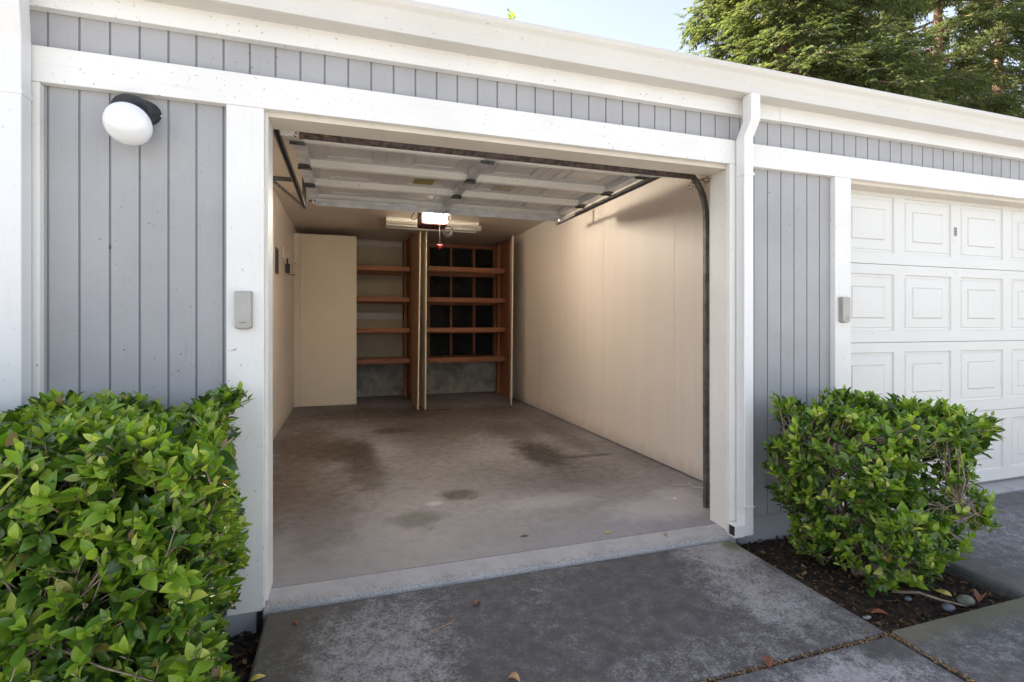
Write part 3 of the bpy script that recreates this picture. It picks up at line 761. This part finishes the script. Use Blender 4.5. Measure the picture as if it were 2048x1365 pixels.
for rr, dx, dz in ((.055, .0, .0), (.060, .012, -.008), (.042, .005, .01)):
    pw.tube([(1.095 + dx + math.cos(a) * rr, 3.36 + dx, 2.275 + dz + math.sin(a) * rr * 1.05) for a in np.linspace(0, 2 * math.pi, 25)], .0055, 6, cap=False)
build('power_cord', pw, M['black'], OP); pw = MB()
pw.tube([(.775, 3.42, 2.50), (.74, 3.41, 2.49), (.70, 3.41, 2.44), (.685, 3.41, 2.40), (.72, 3.41, 2.385), (.76, 3.41, 2.42), (.78, 3.41, 2.47)], .0055, 6)
build('power_cord', pw, M['black'], OP)

FX = thing('strip_light', 'unlit cream double strip light fixture on the garage ceiling', 'ceiling light', (1.1, 4.4, 2.6))
fx = MB(); fx.box(.478, 1.722, 4.37, 4.43, 2.535, 2.60)
fo = build('channel', fx, M['fixture'], FX, bevel=.003)
rf = MB().prism_x([(4.25, 2.50), (4.37, 2.555), (4.37, 2.552), (4.253, 2.496)], .49, 1.71)
build('reflector', rf, M['fixture'], FX)
rf = MB().prism_x([(4.55, 2.50), (4.43, 2.555), (4.43, 2.552), (4.547, 2.496)], .49, 1.71)
build('reflector', rf, M['fixture'], FX)
for xa in (.478, 1.712): build('end_cap', B(xa, xa + .01, 4.25, 4.55, 2.468, 2.5345), M['fixture'], FX, bevel=.002)
for yy in (4.31, 4.49): build('tube', MB().tube([(.49, yy, 2.488), (1.71, yy, 2.488)], .016, 12), M['hookwhite'], FX)

# left wall bits
wc = thing('wall_console', 'slim black wall console with pale edge high on left wall', 'wall control', (-.735, 3.45, 1.86))
build('case', B(-.734, -.722, 3.36, 3.60, 1.735, 2.01), M['hookwhite'], wc, bevel=.004)
build('face', B(-.7215, -.712, 3.364, 3.58, 1.739, 2.006), M['black'], wc, bevel=.003)
wr = MB().tube([(-.40, 2.36, 2.345), (-.55, 2.7, 2.44), (-.728, 3.50, 2.585), (-.731, 3.54, 2.56), (-.731, 3.52, 2.3), (-.731, 3.53, 2.1), (-.731, 3.53, 2.012)], .004, 6)
tag(build('wire', wr, M['white_wire'], base=(-.73, 3.53, 2.0)), 'thin white wire running down the left wall from door rail', 'wire')
hk = MB()
hk.tube([(-.728, 5.36, 2.096), (-.715, 4.9, 2.05), (-.712, 4.02, 1.957), (-.712, 3.95, 1.975), (-.712, 3.95, 2.07), (-.710, 3.98, 2.09), (-.705, 4.06, 2.085)], .009, 8)
hk.tube([(-.700, 5.36, 2.050), (-.690, 4.5, 1.975), (-.690, 4.28, 1.955), (-.690, 4.26, 1.98), (-.690, 4.26, 2.06), (-.688, 4.36, 2.075)], .008, 8)
hk.box(-.732, -.690, 5.34, 5.38, 2.03, 2.115)
tag(build('wall_hook', hk, M['hookwhite'], base=(-.71, 5.2, 2.07)), 'white two-prong storage hook on the left wall beside the shut cabinet door', 'hook')
br = MB(); br.tube([(-.690, 4.20, 1.99), (-.690, 4.20, 1.92)], .010, 8); br.box(-.715, -.662, 4.185, 4.215, 1.812, 1.925)
tag(build('brush', br, M['black'], base=(-.69, 4.2, 1.9), bevel=.008), 'small black hand brush hanging from the white hook', 'brush')
tag(build('metal_clip', MB().tube([(-.690, 4.21, 1.805), (-.66, 4.25, 1.80), (-.63, 4.30, 1.796), (-.615, 4.32, 1.81)], .006, 6), M['track'], base=(-.65, 4.25, 1.8)),
    'thin grey metal clip sticking out under the black brush', 'clip')

# odds and ends on the garage floor
tag(build('washer', MB().lathe((2.135, .535, .0005), (0, 0, 1), [(0, .014), (.004, .0135), (.0045, .006)], 18), M['washer'], base=(2.135, .535, 0)),
    'tiny white washer lying on garage floor near the right track', 'washer')
st = MB()
for k in range(6):
    st.obox((2.50 + k * .008, .66 + .018 * k, .14), (1, .2, 0), (-.2, 1, 0), (.10 - .02 * k, .05, 1), .002, .006, .14)
tag(build('plastic_strip_bundle', st, M['washer'], base=(2.52, .7, 0)), 'bundle of thin white strips leaning on right wall by the track', 'strips')
tag(build('wire', MB().tube([(2.30, .80, .004), (2.38, .75, .005), (2.44, .78, .005), (2.40, .70, .005), (2.47, .66, .004), (2.50, .58, .004), (2.44, .50, .004)], .002, 5), M['white_wire'], base=(2.4, .7, 0)),
    'loose white wire curled on the floor by the right wall', 'wire')

# ------------------------------------------------------------------ foliage
def leaf_template():
    """pointed oval leaf along +x, folded on its midrib, arched"""
    T = [0., .10, .27, .47, .66, .84, 1.]; Wd = [0.0, .50, .90, 1., .84, .46, 0.]
    v = []; 
    for t_, w_ in zip(T, Wd): v.append((t_, 0., -.10 * t_ * t_))
    for s in (1, -1):
        for t_, w_ in list(zip(T, Wd))[1:6]: v.append((t_, s * w_ * .25, -.10 * t_ * t_ + w_ * .10))
    # midrib 0-6, one margin 7-11, the other 12-16
    f = [(0, 1, 7), (5, 6, 11), (0, 12, 1), (5, 16, 6)]
    for i in range(4): f += [(1 + i, 2 + i, 8 + i, 7 + i), (1 + i, 12 + i, 13 + i, 2 + i)]
    return np.array(v), f
LV, LF = leaf_template()
NV = np.array([(0, 0, 0), (.45, .22, .02), (1, 0, -.12), (.45, -.22, .02)]); NF = [(0, 3, 2, 1)]
def leaves_mesh(name, pos, dirs, ups, size, width, mi, mats, parent, LV=LV, LF=LF):
    """many leaves in one mesh, each a separate island"""
    n = len(pos); X = dirs / np.linalg.norm(dirs, axis=1)[:, None]
    Y = np.cross(ups, X); Y /= (np.linalg.norm(Y, axis=1)[:, None] + 1e-9); Z = np.cross(X, Y)
    P = LV[None, :, :] * np.stack([size, size * width, size], 1)[:, None, :]
    curl = rng.uniform(-.5, 1.6, n)
    P[:, :, 2] += -LV[None, :, 0] ** 2 * .12 * size[:, None] * curl[:, None]
    V = pos[:, None, :] + P[:, :, 0:1] * X[:, None, :] + P[:, :, 1:2] * Y[:, None, :] + P[:, :, 2:3] * Z[:, None, :]
    nv = len(LV); V = V.reshape(-1, 3) - np.array(wloc(parent))
    me = bpy.data.meshes.new(name)
    lens = np.array([len(f) for f in LF]); flat = np.concatenate([np.array(f) for f in LF])
    loops = (flat[None, :] + (np.arange(n) * nv)[:, None]).reshape(-1)
    starts = (np.concatenate([[0], np.cumsum(lens)[:-1]])[None, :] + (np.arange(n) * len(flat))[:, None]).reshape(-1)
    me.vertices.add(len(V)); me.vertices.foreach_set('co', V.reshape(-1))
    me.loops.add(len(loops)); me.loops.foreach_set('vertex_index', loops.astype(np.int32))
    me.polygons.add(len(starts)); me.polygons.foreach_set('loop_start', starts.astype(np.int32))
    me.polygons.foreach_set('material_index', np.repeat(mi, len(LF)).astype(np.int32))
    me.polygons.foreach_set('use_smooth', np.ones(len(starts), dtype=bool))
    me.update(calc_edges=True); me.validate()
    for m in mats: me.materials.append(m)
    o = bpy.data.objects.new(name, me); col.objects.link(o); o.parent = parent; WL[o.name] = wloc(parent)
    return o

def bush(root, sample, stems, nshoot, lsize, young, seed, lpers=(5, 9), spread=.9):
    """clipped broadleaf bush: stems from the ground, twigs to every shoot, leaves round each shoot"""
    r = np.random.default_rng(seed)
    nodes = []; wood_ = MB()
    for (bx, by, bz, tips) in stems:
        for tp in tips:
            a = np.array([bx, by, bz]); b = np.array(tp); k = 9
            pts_ = []
            for i in range(k + 1):
                s = i / k; p = a + (b - a) * s + np.array([math.sin(s * 5 + seed + bx * 9) * .03, math.cos(s * 6 + by * 7 + tp[0] * 5) * .03, .05 * math.sin(s * 3.1)]) * (1 if 0 < i else 0)
                pts_.append(p); nodes.append((p, .011 * (1 - s) + .003))
            wood_.tube(pts_, [.010 * (1 - i / k) + .003 for i in range(k + 1)], 7)
    NP = np.array([n_[0] for n_ in nodes])
    pos, dr, up, sz, mi = [], [], [], [], []
    for _ in range(nshoot):
        p, out, depth = sample(r)
        d2 = ((NP - p) ** 2).sum(1) + 3. * np.maximum(0, NP[:, 2] - p[2]) ** 2
        q = NP[d2.argmin()]
        d = out * r.uniform(.5, 1.) + np.array([0, 0, r.uniform(.25, .9)]) + r.normal(0, .3, 3); d /= np.linalg.norm(d)
        ln = r.uniform(.04, .09); base = p - d * ln
        mid = (q + base) / 2 + r.normal(0, .018, 3)
        if r.random() < .55 or depth < .03: wood_.tube([q, mid, base, p], [.0035, .0028, .002, .0012], 4, cap=False)
        n_ = r.integers(*lpers); az0 = r.uniform(0, 6.28)
        u = np.cross(d, [.3, .5, .8]); u /= np.linalg.norm(u); w = np.cross(d, u)
        isy = r.random() < young * (1.0 if depth < .06 else .25)
        for k in range(n_):
            s = (k + .6) / n_; az = az0 + k * 2.4 + r.normal(0, .3)
            rad = u * math.cos(az) + w * math.sin(az)
            opening = spread * (1.25 - .75 * s)
            L = rad * opening + d * (1 - .35 * opening) + r.normal(0, .2, 3) + np.array([0, 0, .42 if isy else .12])
            pos.append(base + d * ln * s); dr.append(L); up.append(d * .8 + np.array([0, 0, .6]) - rad * .2 + out * .2 + r.normal(0, .28, 3))
            big = (1.12 - .5 * s) if s > .5 else 1.
            sz.append(lsize * r.uniform(.5, 1.38) * big); mi.append(1 if (isy and s > .3) or (isy and r.random() < .5) else 0)
    pos, dr, up, sz, mi = map(np.array, (pos, dr, up, sz, mi))
    leaves_mesh('foliage', pos, dr, up, sz, r.uniform(.85, 1.2, len(sz)), mi, [M['leaf_old'], M['leaf_new']], root)
    build('branches', wood_, M['twig'], root, fix=False)

def hedge_sample(r):
    while True:
        x, y, z = r.uniform(-1.8, -.33), r.uniform(-1.0, -.07), r.uniform(-.06, .95)
        xr = -.345 - .10 * (y + 1.0) + .035 * math.sin(z * 9 + y * 7)
        if x > xr: continue
        bump = .03 * math.sin(x * 11 + y * 5) + .02 * math.sin(x * 23)
        top = .915 + bump
        if z > top: continue
        ds = {'t': top - z, 'f': y + .985 + bump * .5, 'r': xr - x, 'b': -.07 - y}
        k = min(ds, key=ds.get); depth = ds[k]
        if r.random() > math.exp(-depth / .055) + .10: continue
        if k == 'b' and r.random() < .75: continue
        out = {'t': (0, 0, 1), 'f': (0, -1, 0), 'r': (1, 0, 0), 'b': (0, 1, 0)}[k]
        return np.array([x, y, z]), np.array(out, float), depth
HG = thing('hedge', 'large clipped green hedge in front of the left siding panel', 'hedge', (-1.1, -.5, -.12))
stems = []
rr = random.Random(3)
for bx in (-.6, -.9, -1.2, -1.55):
    for by in (-.35, -.65):
        tips = [(bx + rr.uniform(-.28, .24), by + rr.uniform(-.3, .25), rr.uniform(.35, .85)) for _ in range(3)]
        stems.append((bx + rr.uniform(-.05, .05), by, -.14, tips))
bush(HG, hedge_sample, stems, 5600, .052, .62, 11)

def shrub_sample(r):
    while True:
        x, y, z = r.uniform(2.12, 3.06), r.uniform(-.97, -.04), r.uniform(-.02, .82)
        tz = min(1, max(0, (z + .05) / .55)); wid = .68 + .32 * tz ** .7
        cx, cy = 2.56 + .03 * z, -.50
        hx, hy = .390 * wid, .40 * wid
        ux, uy = (x - cx) / hx, (y - cy) / hy
        rad = (abs(ux) ** 4 + abs(uy) ** 4) ** .25
        lump = 1 + .10 * math.sin(x * 13 + z * 9) + .08 * math.sin(y * 17 + z * 14)
        top = .775 + .04 * math.sin(x * 12) + .03 * math.sin(y * 15 + x * 4)
        if rad > lump or z > top: continue
        dside = (lump - rad) * .4; dtop = top - z; depth = min(dside, dtop)
        if r.random() > math.exp(-depth / .07) + .08: continue
        hole = mnoise.noise(Vector((x * 5.5, y * 5.5, z * 5.5 + 4)))
        if hole < -.16 and z < .66: continue
        out = np.array((0, 0, 1.)) if dtop < dside else np.array((ux, uy, .1))
        return np.array([x, y, z]), out / np.linalg.norm(out), depth
SB = thing('shrub', 'free-standing green shrub in the small bed by the closed white door', 'shrub', (2.55, -.5, -.1))
stems = []
for (bx, by) in ((2.50, -.48), (2.58, -.55), (2.62, -.42), (2.47, -.6)):
    tips = [(2.56 + rr.uniform(-.36, .38), -.5 + rr.uniform(-.36, .36), rr.uniform(.3, .75)) for _ in range(5)]
    stems.append((bx, by, -.12, tips))
bush(SB, shrub_sample, stems, 1650, .051, .55, 23, (5, 9))

# ---- redwoods beyond the roof
def redwood(x, y, h, rad, z_lo, z_hi, n_br, seed, label, dens=1.0, reach=1.0):
    r = np.random.default_rng(seed)
    root = thing('redwood_tree', label, 'tree', (x, y, -.3), 'redwood trees behind the garage')
    tr = MB()
    tr.tube([(x + .06 * math.sin(k), y + .05 * math.cos(k * 1.7), -.3 + h * k / 10) for k in range(11)], [rad * (1.15 - k / 10 * 1.08) for k in range(11)], 12)
    limbs = MB(); P, D, U, S = [], [], [], []
    for b in range(n_br):
        z = z_lo + (z_hi - z_lo) * (b + r.random()) / n_br
        az = r.uniform(0, 6.283); rel = 1 - z / h
        L = (1.0 + 4.6 * rel) * r.uniform(.65, 1.1) * reach
        d = np.array([math.cos(az), math.sin(az), 0.]); side = np.array([-d[1], d[0], 0])
        rise = r.uniform(-.1, .25); pts_ = []
        for k in range(7):
            s = k / 6; pts_.append(np.array([x, y, z]) + d * L * s + np.array([0, 0, L * (rise * s - .32 * s * s)]) + side * math.sin(s * 3 + b) * .12 * L * s)
        limbs.tube(pts_, [.045 * (1 - k / 6) * (.5 + rel) + .008 for k in range(7)], 5, cap=False)
        ns = int(44 * L * dens / reach)
        for _ in range(ns):
            s = r.uniform(.18, 1.0) ** .8; i = min(5, int(s * 6)); f = s * 6 - i
            p = pts_[i] * (1 - f) + pts_[i + 1] * f
            sd_ = 1 if r.random() < .5 else -1
            off = side * sd_ * r.uniform(0, .42) * L * (1 - s * .55) + d * r.uniform(-.1, .25)
            p = p + off + np.array([0, 0, -.16 * abs(off).sum() + r.normal(0, .12)])
            sdir = d * r.uniform(.2, .9) + side * sd_ * r.uniform(.3, 1.) + np.array([0, 0, r.uniform(-.75, -.05)])
            sdir /= np.linalg.norm(sdir)
            w = np.cross(sdir, [0, 0, 1]); w /= np.linalg.norm(w) + 1e-9
            ln = r.uniform(.25, .55) * reach ** .7
            for q in range(15):
                t_ = (q // 2 + .3) / 7.5; sgn = 1 if q % 2 else -1
                base = p + sdir * ln * t_
                if q == 14: ld = sdir
                else: ld = sdir * .75 + w * sgn * .8 + np.array([0, 0, -.15]) + r.normal(0, .15, 3)
                P.append(base); D.append(ld); U.append(np.array([0, 0, 1.]) + r.normal(0, .35, 3)); S.append(ln * r.uniform(.22, .40))
    build('trunk', tr, M['bark'], root, fix=False)
    P, D, U, S = map(np.array, (P, D, U, S))
    cr = leaves_mesh('crown', P, D, U, S, np.full(len(S), .8), np.zeros(len(S), int), [M['needle']], root, NV, NF)
    build('limbs', limbs, M['bark'], root, fix=False)
redwood(11.75, 8.9, 20, .17, 1.8, 14.5, 150, 1, 'redwood at the left edge of the group with open sky beside it', 1.0, .84)
redwood(18.9, 12.4, 26, .34, 3.6, 19, 110, 2, 'redwood with thick reddish trunk showing between its branches above the gutter', .95)
redwood(26.4, 14.1, 29, .32, 4.0, 22, 125, 3, 'redwood right of the thick trunk, a pale scrap of trunk showing low in its crown', .95)
redwood(35.0, 16.4, 33, .36, 4.0, 26, 140, 4, 'redwood filling the top right corner of the photo with dense foliage', .95)
redwood(27.0, 22.0, 28, .3, 4.5, 22, 50, 5, 'more distant redwood seen through gaps between the two middle trunks', .6)
# slim bright sapling between the trunks
sp = thing('sapling', 'slim bright yellow-green tree glimpsed between the redwood trunks', 'tree', (20.2, 12.2, -.3))
build('trunk', MB().tube([(20.2, 12.2, -.3), (20.25, 12.2, 5), (20.2, 12.2, 9), (20.3, 12.2, 12)], [.10, .085, .06, .03], 8), M['bark'], sp)
nn = 2600; cc = np.array([[20.6, 12.6, 6.2], [20.9, 12.8, 8.2], [21.4, 12.7, 11.2], [20.3, 12.6, 4.8]])[rng.integers(0, 4, nn)]
pp = cc + rng.normal(0, 1, (nn, 3)) * np.array([.55, .5, .55])
leaves_mesh('crown', pp, rng.normal(0, 1, (nn, 3)) + np.array([0, 0, -.4]), rng.normal(0, .5, (nn, 3)) + np.array([0, 0, 1]), rng.uniform(.12, .2, nn), np.full(nn, 1.2), np.zeros(nn, int), [M['sapling_leaf']], sp)
# tip of a far tree just showing above the gutter
ft = thing('distant_tree', 'tip of a far tree with yellow-green leaves just above the gutter', 'tree', (4.25, 10.8, -.3))
build('trunk', MB().tube([(4.25, 10.8, -.3), (4.3, 10.8, 5), (4.25, 10.8, 8.8), (4.32, 10.8, 9.60)], [.15, .10, .05, .010], 8), M['bark'], ft)
nn = 5000
zz = 9.72 - 5.2 * rng.random(nn) ** .6; rr_ = (9.95 - zz) * .30 * np.sqrt(rng.random(nn)); aa = rng.uniform(0, 6.283, nn)
pp = np.stack([4.28 + rr_ * np.cos(aa), 10.8 + rr_ * np.sin(aa), zz + rng.normal(0, .05, nn)], 1)
leaves_mesh('crown', pp, rng.normal(0, 1, (nn, 3)), rng.normal(0, .5, (nn, 3)) + np.array([0, 0, 1]), rng.uniform(.07, .12, nn), np.full(nn, 1.2), np.zeros(nn, int), [M['sapling_leaf']], ft)

# ------------------------------------------------------------------ litter: single fallen leaves, stones, twigs
def fallen_leaf(loc, rz, size, mat, label, curl=.5, width=1.1):
    m = MB(); m.smooth = True
    v = LV.copy(); v[:, 1] *= width; v[:, 2] = .05 * np.sin(v[:, 0] * 3.1) * curl * 2 + np.abs(v[:, 1]) * curl
    v[:, 0] -= .5; v *= size
    c, s = math.cos(rz), math.sin(rz)
    for p in v: m.v.append((loc[0] + p[0] * c - p[1] * s, loc[1] + p[0] * s + p[1] * c, loc[2] + p[2] + .003))
    for f in LF: m.face(list(f))
    o = build('fallen_leaf', m, M[mat], base=loc, fix=False)
    sm = o.modifiers.new('thick', 'SOLIDIFY'); sm.thickness = .0012
    tag(o, label, 'leaf', 'fallen leaves on the concrete')
D = -.040
def dz(y): return -.034 - (.058 + y) * -.018 if y < -.058 else -.02
fallen_leaf((1.46, -.955, -.046), 1.2, .06, 'dryleaf', 'upright curled red-brown leaf standing in the driveway joint', 1.2)
fallen_leaf((.54, -.26, -.037), .4, .04, 'dryleaf', 'small curled brown leaf alone on the dark middle of the driveway', .9)
fallen_leaf((-.205, -.17, -.036), 2.2, .03, 'dryleaf', 'small reddish leaf at left end of the driveway by the white post', .7)
fallen_leaf((1.425, .165, .0), .2, .045, 'yellowleaf', 'pale yellow leaf on the garage floor behind the sill', .3)
fallen_leaf((1.723, .05, -.005), 1.0, .04, 'dryleaf2', 'brown leaf on the pale concrete sill near the right post', .6)
fallen_leaf((-.30, -.475, -.042), .3, .05, 'yellowleaf', 'yellow leaf at left driveway edge next to the hedge', .4)
fallen_leaf((.55, -.755, -.047), 2.5, .05, 'dryleaf2', 'tan crumpled leaf at the bottom edge of the photo on the driveway', 1.3)
fallen_leaf((.95, .27, .0), .1, .05, 'dryleaf', 'thin orange-red leaf on the garage floor in front of the sill middle', .2, .6)
fallen_leaf((2.24, -.80, -.088), 2.6, .07, 'dryleaf', 'orange-brown leaf on the soil in front of the shrub', .8, .9)
fallen_leaf((2.665, -.787, -.07), 1.9, .07, 'yellowleaf', 'pale yellow oval leaf lying at the foot of the shrub', .3, 1.4)
fallen_leaf((2.80, -.86, -.085), .4, .08, 'dryleaf', 'crumpled red-brown leaf in the soil corner beside the olive stone', 1.4)
def stone(name, loc, r3, mat, label, seed):
    m = MB(); m.smooth = True; n1, n2 = 10, 16
    for i in range(n1 + 1):
        for k in range(n2):
            a = math.pi * i / n1; b = 2 * math.pi * k / n2
            d = Vector((math.sin(a) * math.cos(b), math.sin(a) * math.sin(b), math.cos(a)))
            q = 1 + .16 * mnoise.noise(d * 1.6 + Vector((seed, 0, 0)))
            m.v.append((loc[0] + d.x * r3[0] * q, loc[1] + d.y * r3[1] * q, loc[2] + d.z * r3[2] * q))
    for i in range(n1):
        for k in range(n2): m.face([i * n2 + k, i * n2 + (k + 1) % n2, (i + 1) * n2 + (k + 1) % n2, (i + 1) * n2 + k])
    tag(build(name, m, M[mat], base=loc, fix=False), label, 'stone', 'stones in the planting bed')
stone('pebble', (2.57, -.87, -.075), (.030, .021, .014), 'stone_blue', 'smooth blue-grey pebble on the soil near the walkway edge', 1)
stone('rock', (2.70, -.86, -.07), (.040, .030, .022), 'stone_green', 'rough olive-grey stone in the soil against the walkway edge', 5)
stone('stone_chip', (2.165, -.80, -.085), (.022, .011, .005), 'chip_pale', 'flat pale stone chip beside the orange-brown leaf', 9)
stone('pebble', (2.49, -.75, -.083), (.018, .014, .010), 'stone_blue', 'tiny grey pebble under the shrub front', 13)
tag(build('twig', MB().tube([(2.46, -.70, -.07), (2.55, -.76, -.06), (2.60, -.82, -.072), (2.66, -.89, -.075)], [.008, .007, .006, .004], 7), M['twig'], base=(2.55, -.78, -.07), fix=False),
    'bare grey root stick running over the soil past the blue-grey pebble', 'twig')
tag(build('twig', MB().tube([(.33, -.40, -.037), (.37, -.375, -.036), (.41, -.36, -.036), (.43, -.33, -.037)], [.0014, .002, .002, .001], 5), M['dryleaf2'], base=(.38, -.37, -.038), fix=False),
    'pale dry twig on the dark driveway left of centre', 'twig')

def litter(name, n, samp, smin, smax, mat, seed, lift=.0):
    r = np.random.default_rng(seed); m = MB()
    for _ in range(n):
        x, y, z = samp(r); s = r.uniform(smin, smax); a = r.uniform(0, 6.28)
        d = Vector((math.cos(a), math.sin(a), r.normal(0, .3))); e = Vector((-math.sin(a), math.cos(a), r.normal(0, .3)))
        m.obox((x, y, z + lift), d, e, d.cross(e), s, s * r.uniform(.2, .6), s * .12)
    return struct(name, m, M[mat], kind='stuff')
litter('mulch', 2600, lambda r: (r.uniform(2.10, 2.97), r.uniform(-.93, -.01), -.098 + r.uniform(-.008, .014)), .003, .014, 'mulch', 1)
litter('mulch', 1200, lambda r: (r.uniform(-1.2, -.345), r.uniform(-.97, -.01), -.122 + r.uniform(-.01, .014)), .003, .016, 'mulch', 2)
def drv(r):
    x, y = r.uniform(-.3, 2.05), r.uniform(-.93, -.07); return (x, y, -.034 + (y + .058) * .018 + .0008)
litter('driveway_grit', 1300, drv, .001, .0032, 'grit', 3)
def floor_bits(r):
    if r.random() < .35: c = (.449, .536) if r.random() < .5 else (.808, .964); return (c[0] + r.normal(0, .022), c[1] + r.normal(0, .014), .003)
    return (r.uniform(-.3, 2.3), r.uniform(.1, 3.0), .001)
litter('floor_debris', 190, floor_bits, .0015, .005, 'grit', 4)
def joint(r):
    if r.random() < .55:
        while True:
            x = r.uniform(1.0, 2.085)
            if r.random() < .35 + .65 * max(0, mnoise.noise(Vector((x * 9, 3, 0))) + .2): break
        return (x, -.953 + r.normal(0, .007 + .006 * max(0, mnoise.noise(Vector((x * 14, 1, 0))))), -.056 + r.uniform(0, .006))
    return (2.084 + r.normal(0, .006), r.uniform(-1.6, -.94), -.056 + r.uniform(0, .007))
litter('joint_debris', 1500, joint, .0015, .005, 'grit', 5)
# debris caught at the top corners of the opening
def corner(r):
    if r.random() < .5: return (2.10 - abs(r.normal(0, .03)), .12 + r.uniform(0, .16), 2.095 - abs(r.normal(0, .02)))
    return (-.28 + r.uniform(0, .18), .20 + r.normal(0, .03), 2.13 + r.normal(0, .012))
litter('caught_leaf_debris', 110, corner, .003, .012, 'grit', 6)
